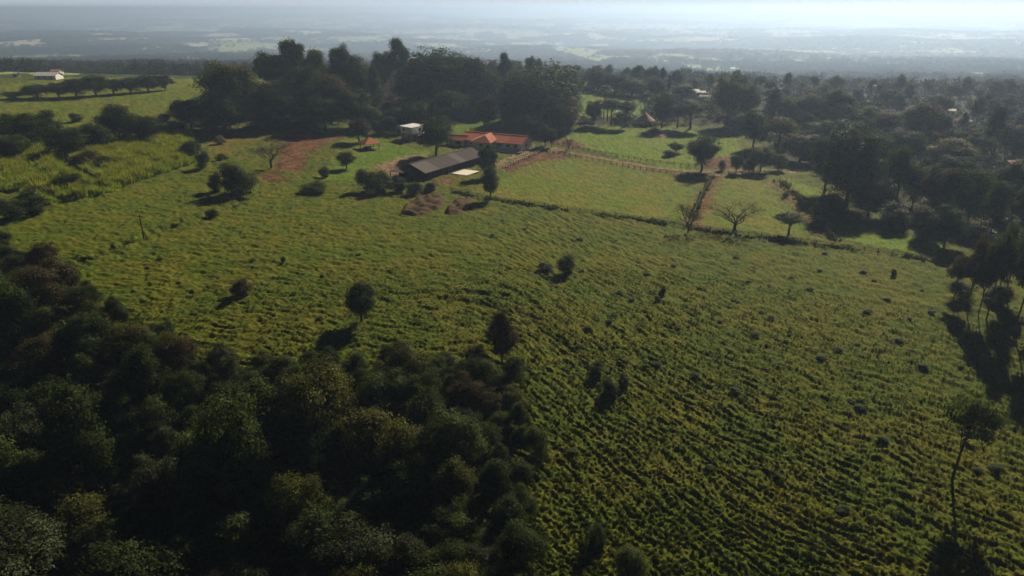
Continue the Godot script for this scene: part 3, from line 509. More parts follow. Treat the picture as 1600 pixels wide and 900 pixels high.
	["round",153.1,421.6,7.7,6.3,"mid","small rounded mid-green tree high in the right woods, left end","woodland trees around the farm"],
	["tall",-31.7,397.1,12.0,6.4,"mid","large tall slender mid-green tree in the belt above the red-roofed farmhouse, first from left","woodland trees around the farm"],
	["oval",241.2,320.8,12.1,11.2,"mid","large narrow mid-green tree upper part of the right woods, right end","woodland trees around the farm"],
	["oval",209.4,303.8,10.9,7.3,"mid","middling narrow mid-green tree upper part of the right woods, right end","woodland trees around the farm"],
	["tall",-33.4,495.0,11.9,4.2,"mid","middling tall slender mid-green tree in the belt above the red-roofed farmhouse","woodland trees around the farm"],
	["tall",29.4,499.9,8.4,3.3,"olive","small tall slender olive-green tree in the belt behind the bright far lawn","woodland trees around the farm"],
	["dome",172.6,413.7,12.0,9.4,"mid","large broad domed mid-green tree high in the right woods, left half","woodland trees around the farm"],
	["round",-82.3,528.8,7.1,5.1,"mid","small rounded mid-green tree in the belt above the white buildings","woodland trees around the farm"],
	["dome",247.1,373.2,11.0,10.2,"brown","middling broad domed brownish tree high in the right woods, right end","woodland trees around the farm"],
	["oval",-109.4,513.6,9.4,8.2,"mid","middling narrow mid-green tree in the belt above the gazebo","woodland trees around the farm"],
	["round",26.4,374.9,13.7,12.3,"mid","large rounded mid-green tree in the belt behind the bright far lawn","woodland trees around the farm"],
	["umbrella",265.6,374.7,11.9,7.4,"brown","middling flat-topped brownish tree high in the right woods, right end","woodland trees around the farm"],
	["round",-23.2,461.1,10.3,7.8,"dark","middling rounded dark green tree in the belt above the red-roofed farmhouse, second from left","woodland trees around the farm"],
	["umbrella",45.1,432.2,9.7,8.9,"dark","middling flat-topped dark green tree in the belt behind the bright far lawn","woodland trees around the farm"],
	["round",324.7,454.8,9.4,6.9,"mid","middling rounded mid-green tree high in the right woods, right end, second from left","woodland trees around the farm"],
	["round",-115.1,448.8,11.7,9.3,"dark","middling rounded dark green tree in the belt behind the red yard","woodland trees around the farm"],
	["round",56.3,505.9,10.4,8.4,"grey","middling rounded grey-green tree in the belt behind the bright far lawn","woodland trees around the farm"],
	["tall",106.7,345.7,12.4,5.8,"dark","large tall slender dark green tree high in the right woods, left end","woodland trees around the farm"],
	["dome",-87.4,536.6,8.5,5.7,"dark","small broad domed dark green tree in the belt above the gazebo","woodland trees around the farm"],
	["oval",78.7,521.4,9.6,8.0,"dark","middling narrow dark green tree in the belt behind the bright far lawn","woodland trees around the farm"],
	["umbrella",-74.6,447.0,11.2,8.6,"mid","middling flat-topped mid-green tree in the belt above the gazebo","woodland trees around the farm"],
	["round",-62.3,475.2,13.9,12.2,"brown","large rounded brownish tree in the belt above the white buildings","woodland trees around the farm"],
	["dome",-7.4,415.6,11.6,9.0,"dark","middling broad domed dark green tree in the belt above the red-roofed farmhouse","woodland trees around the farm"],
	["tall",-58.9,461.7,13.2,6.6,"dark","large tall slender dark green tree in the belt above the white buildings, first from left","woodland trees around the farm"],
	["tall",10.2,440.0,16.4,7.5,"mid","large tall slender mid-green tree in the belt above the red-roofed farmhouse, second from left","woodland trees around the farm"],
	["tall",183.0,300.6,10.3,3.7,"olive","middling tall slender olive-green tree upper part of the right woods, right end","woodland trees around the farm"],
	["dome",90.7,526.1,8.2,5.8,"dark","small broad domed dark green tree in the belt behind the thatched hut","woodland trees around the farm"],
	["umbrella",-56.7,533.7,7.0,6.5,"mid","small flat-topped mid-green tree in the belt above the white buildings","woodland trees around the farm"],
	["dome",86.8,476.7,10.9,10.2,"dark","middling broad domed dark green tree in the belt behind the thatched hut","woodland trees around the farm"],
	["round",94.8,512.0,7.4,4.5,"grey","small rounded grey-green tree in the belt behind the thatched hut","woodland trees around the farm"],
	["round",77.9,476.4,12.0,8.8,"dark","middling rounded dark green tree in the belt behind the bright far lawn, second from left","woodland trees around the farm"],
	["round",328.1,420.4,11.2,9.4,"dark","middling rounded dark green tree high in the right woods, right end, second from left","woodland trees around the farm"],
	["oval",17.0,479.8,14.0,8.8,"dark","large narrow dark green tree in the belt behind the bright far lawn","woodland trees around the farm"],
	["dome",99.7,503.9,10.1,7.3,"brown","middling broad domed brownish tree in the belt behind the thatched hut","woodland trees around the farm"],
	["umbrella",159.2,260.9,9.4,6.8,"dark","middling flat-topped dark green tree middle of the right woods, right end","woodland trees around the farm"],
	["dome",128.1,337.5,12.2,8.9,"dark","large broad domed dark green tree high in the right woods, left end","woodland trees around the farm"],
	["round",209.3,411.4,8.2,6.1,"mid","small rounded mid-green tree high in the right woods, right half, second from left","woodland trees around the farm"],
	["tall",136.3,457.9,13.0,7.0,"mid","large tall slender mid-green tree high in the right woods, left end, first from left","woodland trees around the farm"],
	["oval",35.4,469.1,11.0,9.6,"mid","middling narrow mid-green tree in the belt behind the bright far lawn","woodland trees around the farm"],
	["oval",265.7,385.6,9.6,8.3,"dark","middling narrow dark green tree high in the right woods, right end, first from left","woodland trees around the farm"],
	["umbrella",2.5,537.8,13.4,11.9,"olive","large flat-topped olive-green tree in the belt above the red-roofed farmhouse","woodland trees around the farm"],
	["round",302.2,460.6,12.1,9.3,"brown","large rounded brownish tree high in the right woods, right end","woodland trees around the farm"],
	["tall",26.9,356.8,11.9,5.2,"olive","middling tall slender olive-green tree in the belt behind the bright far lawn, first from left","woodland trees around the farm"],
	["tall",49.7,442.3,9.8,4.8,"olive","middling tall slender olive-green tree in the belt behind the bright far lawn, second from left","woodland trees around the farm"],
	["dome",287.9,418.5,9.1,7.3,"dark","middling broad domed dark green tree high in the right woods, right end","woodland trees around the farm"],
	["round",-72.7,384.7,10.1,8.9,"dark","middling rounded dark green tree in the belt above the gazebo","woodland trees around the farm"],
	["tall",-14.3,512.5,8.4,3.1,"mid","small tall slender mid-green tree in the belt above the red-roofed farmhouse","woodland trees around the farm"],
	["umbrella",-105.9,465.1,12.6,10.5,"dark","large flat-topped dark green tree in the belt above the gazebo","woodland trees around the farm"],
	["oval",190.1,368.4,11.8,9.9,"mid","middling narrow mid-green tree high in the right woods, right half","woodland trees around the farm"],
	["dome",144.6,384.5,8.1,5.3,"dark","small broad domed dark green tree high in the right woods, left end","woodland trees around the farm"],
	["dome",-112.2,533.6,12.8,7.8,"olive","large broad domed olive-green tree in the belt above the gazebo","woodland trees around the farm"],
	["umbrella",83.2,508.7,8.3,7.2,"mid","small flat-topped mid-green tree in the belt behind the bright far lawn","woodland trees around the farm"],
	["oval",213.4,284.7,8.1,5.1,"mid","small narrow mid-green tree upper part of the right woods, right end","woodland trees around the farm"],
	["tall",-86.7,404.4,10.1,4.5,"dark","middling tall slender dark green tree in the belt above the gazebo","woodland trees around the farm"],
	["round",77.6,419.9,10.4,8.0,"mid","middling rounded mid-green tree in the belt behind the thatched hut","woodland trees around the farm"],
	["umbrella",99.5,530.5,9.6,6.6,"olive","middling flat-topped olive-green tree in the belt behind the thatched hut","woodland trees around the farm"],
	["oval",158.6,292.4,11.0,9.0,"mid","middling narrow mid-green tree upper part of the right woods, right half","woodland trees around the farm"],
	["tall",-115.3,428.9,14.1,6.8,"dark","large tall slender dark green tree in the belt behind the red yard","woodland trees around the farm"],
	["round",67.8,532.4,10.3,6.3,"dark","middling rounded dark green tree in the belt behind the bright far lawn, first from left","woodland trees around the farm"],
	["round",129.1,211.6,12.1,10.8,"dark","large rounded dark green tree middle of the right woods, right end","woodland trees around the farm"],
	["dome",-102.2,408.2,12.5,7.6,"dark","large broad domed dark green tree in the belt behind the red yard","woodland trees around the farm"],
	["oval",-73.9,370.8,7.6,5.8,"mid","small narrow mid-green tree in the belt above the gazebo","woodland trees around the farm"],
	["dome",156.8,324.0,12.2,10.0,"olive","large broad domed olive-green tree high in the right woods, right half","woodland trees around the farm"],
	["round",165.1,298.4,11.2,9.2,"mid","middling rounded mid-green tree upper part of the right woods, right half","woodland trees around the farm"],
	["round",137.2,286.2,11.0,7.5,"grey","middling rounded grey-green tree upper part of the right woods, right half","woodland trees around the farm"],
	["round",115.9,262.5,7.5,5.4,"mid","small rounded mid-green tree middle of the right woods, left half","woodland trees around the farm"],
	["dome",150.0,260.2,10.0,7.3,"brown","middling broad domed brownish tree middle of the right woods, right half","woodland trees around the farm"],
	["dome",143.6,323.4,9.2,5.8,"grey","middling broad domed grey-green tree upper part of the right woods, left half","woodland trees around the farm"],
	["dome",169.5,391.6,8.8,5.6,"olive","small broad domed olive-green tree high in the right woods, left half","woodland trees around the farm"],
	["round",314.2,469.8,9.0,8.1,"dark","middling rounded dark green tree high in the right woods, right end, first from left","woodland trees around the farm"],
	["oval",125.8,411.9,10.1,7.6,"olive","middling narrow olive-green tree high in the right woods, left end","woodland trees around the farm"],
	["tall",210.0,397.0,13.2,5.9,"dark","large tall slender dark green tree high in the right woods, right half","woodland trees around the farm"],
	["round",293.0,452.4,9.9,7.5,"olive","middling rounded olive-green tree high in the right woods, right end","woodland trees around the farm"],
	["umbrella",225.2,337.4,9.1,7.7,"dark","middling flat-topped dark green tree upper part of the right woods, right end, first from left","woodland trees around the farm"],
	["oval",283.0,469.3,11.6,10.4,"olive","middling narrow olive-green tree high in the right woods, right end","woodland trees around the farm"],
	["oval",293.3,410.2,12.0,8.4,"dark","middling narrow dark green tree high in the right woods, right end, second from left","woodland trees around the farm"],
	["oval",225.7,349.0,11.2,10.5,"mid","middling narrow mid-green tree high in the right woods, right end","woodland trees around the farm"],
	["oval",292.3,388.4,7.9,5.0,"brown","small narrow brownish tree high in the right woods, right end","woodland trees around the farm"],
	["umbrella",146.4,427.2,10.2,7.2,"dark","middling flat-topped dark green tree high in the right woods, left end, second from left","woodland trees around the farm"],
	["umbrella",184.6,461.6,11.4,7.2,"dark","middling flat-topped dark green tree high in the right woods, left half","woodland trees around the farm"],
	["umbrella",186.8,259.0,11.7,9.5,"dark","middling flat-topped dark green tree upper part of the right woods, right end, second from left","woodland trees around the farm"],
	["oval",284.0,380.8,11.4,7.1,"dark","middling narrow dark green tree high in the right woods, right end, fourth from left","woodland trees around the farm"],
	["oval",171.8,246.5,9.5,6.3,"mid","middling narrow mid-green tree middle of the right woods, right end","woodland trees around the farm"],
	["round",258.9,442.3,10.1,9.5,"grey","middling rounded grey-green tree high in the right woods, right end, first from left","woodland trees around the farm"],
	["oval",131.1,258.1,9.7,7.2,"olive","middling narrow olive-green tree middle of the right woods, right half","woodland trees around the farm"],
	["round",200.6,258.0,8.0,6.3,"brown","small rounded brownish tree middle of the right woods, right end","woodland trees around the farm"],
	["tall",274.8,457.2,12.4,6.6,"mid","large tall slender mid-green tree high in the right woods, right end, first from left","woodland trees around the farm"],
	["round",256.8,464.7,8.6,7.4,"dark","small rounded dark green tree high in the right woods, right half","woodland trees around the farm"],
	["oval",311.6,425.4,11.7,7.8,"dark","middling narrow dark green tree high in the right woods, right end, third from left","woodland trees around the farm"],
	["oval",147.3,185.8,7.8,7.2,"olive","small narrow olive-green tree low in the right woods, right end","woodland trees around the farm"],
	["tall",199.2,318.0,14.7,7.3,"olive","large tall slender olive-green tree high in the right woods, right end","woodland trees around the farm"],
	["umbrella",210.4,375.4,9.5,6.2,"olive","middling flat-topped olive-green tree high in the right woods, right half","woodland trees around the farm"],
	["round",193.3,385.3,12.3,9.2,"mid","large rounded mid-green tree high in the right woods, right half","woodland trees around the farm"],
	["round",119.4,200.4,10.4,6.4,"grey","middling rounded grey-green tree low in the right woods, right end","woodland trees around the farm"],
	["tall",109.1,390.9,14.9,7.3,"olive","large tall slender olive-green tree high in the right woods, left end","woodland trees around the farm"],
	["dome",121.6,463.8,9.9,7.0,"mid","middling broad domed mid-green tree high in the right woods, left end","woodland trees around the farm"],
	["round",121.1,302.1,10.5,7.0,"dark","middling rounded dark green tree upper part of the right woods, left half","woodland trees around the farm"],
	["umbrella",132.2,383.3,10.6,7.5,"dark","middling flat-topped dark green tree high in the right woods, left end, third from left","woodland trees around the farm"],
	["umbrella",146.8,291.4,12.1,10.4,"brown","large flat-topped brownish tree upper part of the right woods, right half","woodland trees around the farm"],
	["round",123.8,287.8,8.1,6.2,"brown","small rounded brownish tree upper part of the right woods, left half","woodland trees around the farm"],
	["dome",187.4,407.3,9.5,7.2,"dark","middling broad domed dark green tree high in the right woods, left half","woodland trees around the farm"],
	["round",169.2,325.3,7.9,7.0,"mid","small rounded mid-green tree upper part of the right woods, right half","woodland trees around the farm"],
	["tall",304.7,398.4,13.3,4.8,"mid","large tall slender mid-green tree high in the right woods, right end, second from left","woodland trees around the farm"],
	["round",218.4,446.7,9.8,7.3,"mid","middling rounded mid-green tree high in the right woods, right half","woodland trees around the farm"],
	["dome",162.4,343.4,10.0,7.7,"dark","middling broad domed dark green tree high in the right woods, right half","woodland trees around the farm"],
	["umbrella",150.0,375.4,11.9,10.2,"grey","middling flat-topped grey-green tree high in the right woods, left half","woodland trees around the farm"],
	["tall",228.3,443.6,14.6,7.4,"mid","large tall slender mid-green tree high in the right woods, right half","woodland trees around the farm"],
	["dome",238.2,373.1,12.2,8.2,"mid","large broad domed mid-green tree high in the right woods, right end","woodland trees around the farm"],
	["round",266.6,447.4,7.1,4.3,"mid","small rounded mid-green tree high in the right woods, right end","woodland trees around the farm"],
	["umbrella",150.7,458.1,10.6,9.0,"dark","middling flat-topped dark green tree high in the right woods, left end, first from left","woodland trees around the farm"],
	["tall",162.3,445.5,13.6,5.5,"mid","large tall slender mid-green tree high in the right woods, left end, second from left","woodland trees around the farm"],
	["oval",161.6,271.4,8.5,6.8,"dark","small narrow dark green tree middle of the right woods, right end","woodland trees around the farm"],
	["dome",136.2,169.8,7.9,6.9,"brown","small broad domed brownish tree low in the right woods, right end","woodland trees around the farm"],
	["tall",279.7,353.7,14.5,5.4,"dark","large tall slender dark green tree high in the right woods, right end","woodland trees around the farm"],
	["oval",235.9,463.5,9.8,9.0,"olive","middling narrow olive-green tree high in the right woods, right half","woodland trees around the farm"],
	["palm",-73.5,110.2,10.9,4.3,"palm","single palm rising from the shaded wood",""]
]
var red_yard = [[-100.0,306.5], [-94.1,311.9], [-80.1,307.8], [-74.3,313.2], [-67.1,304.1], [-73.3,292.3], [-73.9,276.1], [-75.5,267.6], [-69.9,245.6], [-71.3,237.1], [-78.1,237.6], [-85.0,268.2], [-89.6,290.5], [-96.7,295.7]]
var red_corner = [[-79.9,226.5], [-80.9,237.3], [-73.4,230.0], [-70.6,224.6], [-75.0,222.3]]
var dry_patch = [[-131.3,313.0], [-125.1,321.4], [-111.4,322.1], [-100.0,306.5], [-96.7,295.7], [-102.1,290.3], [-101.9,272.3], [-103.8,260.0], [-116.7,279.5]]
var barn_yard = [[-46.1,246.6], [-44.0,255.2], [-36.6,267.9], [-25.5,264.2], [-26.2,256.6], [-32.8,247.7], [-35.1,239.4], [-40.4,235.0]]
var barn_apron = [[-25.0,227.0], [-19.1,234.0], [-19.3,226.6], [-22.1,221.9]]
var house_yard = [[-3.1,249.8], [10.1,274.9], [25.1,273.1], [16.8,265.3], [8.7,260.7], [-2.1,241.9]]
var track_bank = [[15.1,298.3], [23.4,298.5], [29.6,287.9], [22.7,282.0], [17.1,287.6]]
var sand_patch = [[57.5,306.6], [60.6,311.8], [69.0,310.6], [69.0,305.3], [60.5,302.7]]
var crossing = [[66.4,250.8], [71.7,265.0], [82.5,268.9], [78.8,254.3], [73.0,246.7]]
var small_paddock = [[62.2,230.4], [67.4,234.7], [83.0,236.8], [77.5,208.7], [72.5,168.9], [54.6,176.5], [46.8,181.1]]
var paddock = [[-11.1,214.2], [-2.1,240.0], [11.6,262.9], [25.8,267.6], [61.4,230.4], [55.4,216.9], [46.5,184.9], [33.8,187.1], [8.9,198.4]]
var lawn = [[-93.2,327.1], [-81.9,339.4], [-66.4,319.9], [-39.5,282.8], [-26.2,272.0], [-37.4,266.7], [-46.4,250.8], [-50.7,223.7], [-60.5,227.4], [-63.7,269.5], [-59.0,281.7]]
var lawn_back = [[-24.6,281.3], [-29.9,314.1], [-17.9,347.9], [0.0,334.9], [10.5,303.0], [-5.5,315.0], [-17.1,302.0], [-17.9,272.5]]
var upper_paddock = [[18.4,303.3], [29.5,325.5], [56.5,326.6], [92.4,313.3], [87.3,273.1], [56.3,245.2], [37.7,268.8]]
var bright_lawn = [[38.2,416.1], [56.7,416.4], [70.6,389.8], [62.3,353.7], [32.5,343.7]]
var strip_paddock = [[88.7,237.4], [94.3,215.7], [87.1,181.3], [102.6,164.7], [94.0,153.9], [77.1,168.9]]
var cane_large = [[-166.7,277.4], [-162.4,291.3], [-153.3,318.9], [-128.7,295.8], [-108.8,248.1], [-112.7,225.0], [-115.3,207.9], [-130.1,226.0], [-144.4,240.0]]
var cane_small = [[-169.3,240.0], [-170.9,277.5], [-162.5,269.1], [-151.1,242.2], [-136.9,223.8], [-122.5,215.2], [-113.8,206.4], [-119.0,194.6], [-123.9,188.9], [-140.5,204.5], [-145.9,204.4]]
var track_line = [[-5.3,249.7], [0.0,260.3], [10.4,282.8], [14.3,282.9], [21.6,274.1], [35.6,261.4], [46.5,251.2], [59.1,243.3], [68.7,243.0], [77.8,244.5], [93.0,243.6]]
var red_path_line = [[67.7,237.4], [60.4,220.2], [54.3,202.9], [48.2,186.2], [46.4,179.9], [48.1,176.3], [52.3,174.1]]
var hedge_path_line = [[84.0,229.6], [82.8,212.3], [78.3,184.4], [75.9,165.8]]
var ditch_line = [[-92.6,143.0], [-89.0,150.9], [-85.2,162.1], [-80.8,174.8], [-76.3,186.2], [-73.5,197.6]]
var lower_fence = [[-18.1,213.6], [-7.3,204.8], [8.9,196.9], [21.4,189.9], [33.3,183.8], [46.2,175.1], [54.5,170.8], [67.7,164.2], [80.0,158.2], [93.1,152.2]]
var track_fence_near = [[13.4,273.9], [21.2,268.6], [34.8,255.2], [45.5,245.3], [57.9,237.7], [65.4,236.6]]
var track_fence_far = [[12.8,294.6], [23.5,283.2], [36.7,269.9], [47.9,259.3], [60.9,251.0], [67.9,249.8]]
var house_fence = [[-4.1,245.7], [2.3,256.3], [11.1,276.0]]
var path_fence = [[65.4,235.7], [56.9,213.7], [47.8,187.5], [44.5,177.4]]
var hedge_fence = [[85.2,229.5], [84.1,212.3], [79.5,184.4], [76.8,165.8]]
var end_fence = [[66.7,238.4], [76.4,239.9], [86.1,240.3]]
var ridge_lines = [[[-1.9,138.5], [3.7,131.9], [8.3,124.0], [11.8,117.4], [15.0,109.9], [16.8,103.6], [17.9,96.9]], [[-13.6,131.6], [-4.9,130.1], [2.4,126.4], [8.0,119.2], [11.9,111.5], [14.8,103.6], [15.6,97.7]], [[-20.0,133.4], [-10.1,134.5], [-1.3,133.5], [5.9,125.0], [10.1,116.3], [13.2,108.8]], [[-63.7,146.3], [-54.7,148.1], [-49.4,149.8]], [[41.1,172.1], [33.3,146.4], [28.5,131.6], [22.2,115.4], [18.3,107.3]]]
var mound_large = [[-29.7,184.5], [-29.9,195.5], [-27.5,204.7], [-20.7,210.1], [-18.1,202.4], [-18.9,190.7], [-24.1,183.6]]
var mound_small = [[-18.2,182.8], [-18.3,193.6], [-16.1,204.1], [-11.4,206.1], [-10.8,194.1], [-13.4,185.7]]
var weeds = [[-24.6,168.8,0.71,"low dark weed clump, first from the left just below the lower fence"], [-17.2,172.0,0.80,"low dark weed clump, second from the left just below the lower fence"], [-10.4,177.1,0.72,"low dark weed clump, third from the left just below the lower fence"], [-4.6,167.3,1.19,"low dark weed clump, fourth from the left just below the lower fence"], [3.2,173.3,0.92,"low dark weed clump, fifth from the left just below the lower fence"], [15.8,164.7,1.44,"low dark weed clump, sixth from the left just below the lower fence"], [24.4,164.6,0.87,"low dark weed clump, seventh from the left just below the lower fence"], [36.9,168.2,1.06,"low dark weed clump, eighth from the left just below the lower fence"], [63.1,194.4,0.88,"low dark weed clump, ninth from the left just below the lower fence"], [59.5,164.6,0.92,"low dark weed clump, tenth from the left just below the lower fence"], [70.3,156.3,1.03,"low dark weed clump, eleventh from the left just below the lower fence"], [-75.0,147.5,1.20,"low dark weed clump, first from the left in the upper pasture"], [-55.2,147.3,1.42,"low dark weed clump, second from the left in the upper pasture"], [-33.6,151.9,0.97,"low dark weed clump, third from the left in the upper pasture"], [-24.2,144.6,0.83,"low dark weed clump, fourth from the left in the upper pasture"], [6.1,146.3,0.75,"low dark weed clump, fifth from the left in the upper pasture"], [9.1,138.7,1.36,"low dark weed clump, sixth from the left in the upper pasture"], [14.7,144.0,0.92,"low dark weed clump, seventh from the left in the upper pasture"], [27.8,142.3,1.32,"low dark weed clump, eighth from the left in the upper pasture"], [34.4,147.2,1.34,"low dark weed clump, ninth from the left in the upper pasture"], [49.4,152.8,1.16,"low dark weed clump, tenth from the left in the upper pasture"], [46.3,137.4,0.77,"low dark weed clump, eleventh from the left in the upper pasture"], [48.1,139.0,0.98,"low dark weed clump, twelfth from the left in the upper pasture"], [57.5,141.2,0.97,"low dark weed clump, thirteenth from the left in the upper pasture"], [64.8,145.3,1.18,"low dark weed clump, fourteenth from the left in the upper pasture"], [74.0,144.7,1.25,"low dark weed clump, fifteenth from the left in the upper pasture"], [74.0,140.2,0.84,"low dark weed clump, sixteenth from the left in the upper pasture"], [-55.3,128.8,0.84,"low dark weed clump, first from the left level with the lone ragged tree"], [-42.1,131.6,0.85,"low dark weed clump, second from the left level with the lone ragged tree"], [18.8,123.4,1.08,"low dark weed clump, third from the left level with the lone ragged tree"], [21.0,132.8,1.27,"low dark weed clump, fourth from the left level with the lone ragged tree"], [22.9,130.0,0.89,"low dark weed clump, fifth from the left level with the lone ragged tree"], [47.5,123.1,1.01,"low dark weed clump, sixth from the left level with the lone ragged tree"], [59.0,135.1,1.48,"low dark weed clump, seventh from the left level with the lone ragged tree"], [66.1,125.5,1.44,"low dark weed clump, eighth from the left level with the lone ragged tree"], [72.3,131.0,1.13,"low dark weed clump, ninth from the left level with the lone ragged tree"], [81.4,135.5,0.76,"low dark weed clump, tenth from the left level with the lone ragged tree"], [78.2,125.7,1.22,"low dark weed clump, eleventh from the left level with the lone ragged tree"], [-34.8,121.6,0.97,"low dark weed clump, first from the left level with the tall oval tree's crown"], [11.4,112.1,1.48,"low dark weed clump, second from the left level with the tall oval tree's crown"], [13.4,118.6,1.23,"low dark weed clump, third from the left level with the tall oval tree's crown"], [15.2,112.1,1.46,"low dark weed clump, fourth from the left level with the tall oval tree's crown"], [17.6,121.0,1.26,"low dark weed clump, fifth from the left level with the tall oval tree's crown"], [29.4,118.8,0.99,"low dark weed clump, sixth from the left level with the tall oval tree's crown"], [31.5,119.5,0.70,"low dark weed clump, seventh from the left level with the tall oval tree's crown"], [37.6,121.3,1.00,"low dark weed clump, eighth from the left level with the tall oval tree's crown"], [42.6,116.7,1.41,"low dark weed clump, ninth from the left level with the tall oval tree's crown"], [48.8,116.8,0.74,"low dark weed clump, tenth from the left level with the tall oval tree's crown"], [59.3,113.7,0.82,"low dark weed clump, eleventh from the left level with the tall oval tree's crown"], [67.1,114.9,1.22,"low dark weed clump, twelfth from the left level with the tall oval tree's crown"], [72.7,123.0,0.90,"low dark weed clump, thirteenth from the left level with the tall oval tree's crown"], [21.8,106.4,1.09,"low dark weed clump, first from the left in the middle pasture"], [23.5,106.9,1.33,"low dark weed clump, second from the left in the middle pasture"], [29.1,103.7,1.24,"low dark weed clump, third from the left in the middle pasture"], [34.4,99.7,1.47,"low dark weed clump, fourth from the left in the middle pasture"], [51.5,109.1,1.42,"low dark weed clump, fifth from the left in the middle pasture"], [55.2,111.6,1.32,"low dark weed clump, sixth from the left in the middle pasture"], [51.3,97.1,1.12,"low dark weed clump, seventh from the left in the middle pasture"], [52.1,95.5,1.36,"low dark weed clump, eighth from the left in the middle pasture"], [66.9,106.8,1.37,"low dark weed clump, ninth from the left in the middle pasture"], [73.2,106.9,0.93,"low dark weed clump, tenth from the left in the middle pasture"], [68.8,98.9,0.86,"low dark weed clump, eleventh from the left in the middle pasture"], [8.2,85.6,1.34,"low dark weed clump, first from the left in the near pasture"], [14.3,84.3,0.86,"low dark weed clump, second from the left in the near pasture"], [26.4,82.4,0.98,"low dark weed clump, third from the left in the near pasture"], [35.0,81.1,1.00,"low dark weed clump, fourth from the left in the near pasture"], [34.4,75.5,0.85,"low dark weed clump, fifth from the left in the near pasture"], [40.6,74.9,0.97,"low dark weed clump, sixth from the left in the near pasture"], [41.4,75.1,0.99,"low dark weed clump, seventh from the left in the near pasture"], [52.1,88.2,1.37,"low dark weed clump, eighth from the left in the near pasture"], [62.1,82.1,0.90,"low dark weed clump, ninth from the left in the near pasture"], [64.5,82.5,1.43,"low dark weed clump, tenth from the left in the near pasture"]]
# far fields among the valley woods: x, d, half width, half depth, 0 green or 1 straw
var far_fields = [[507,1343,64,851,0], [152,400,11,20,0], [303,4053,111,1070,0], [290,2751,47,384,0], [-460,7400,336,488,1], [-2151,4667,80,538,1], [-1459,4119,181,547,0], [-1335,3712,69,375,0], [-1344,2747,59,412,0], [-1467,4611,355,171,0], [-5459,13854,1314,959,1], [-3262,7717,500,944,0], [488,1068,44,239,0], [817,1347,25,297,0], [229,381,16,20,0], [683,1103,23,178,0], [805,1470,33,162,0], [1652,8995,965,1347,1], [4196,9657,665,1238,1], [5265,8875,463,444,1], [3188,12468,1481,1234,1], [253,14833,1406,1588,1], [-5356,9114,90,505,0], [-1605,2683,45,121,0], [-337,512,17,25,0], [-359,770,10,179,0], [2402,6650,273,265,1], [587,2735,52,224,0], [-413,6177,204,238,0], [-969,6330,85,734,0], [-3074,11630,473,498,1], [3133,4920,75,278,1], [340,1483,45,380,0], [198,456,17,20,0], [1285,4243,46,211,0]]
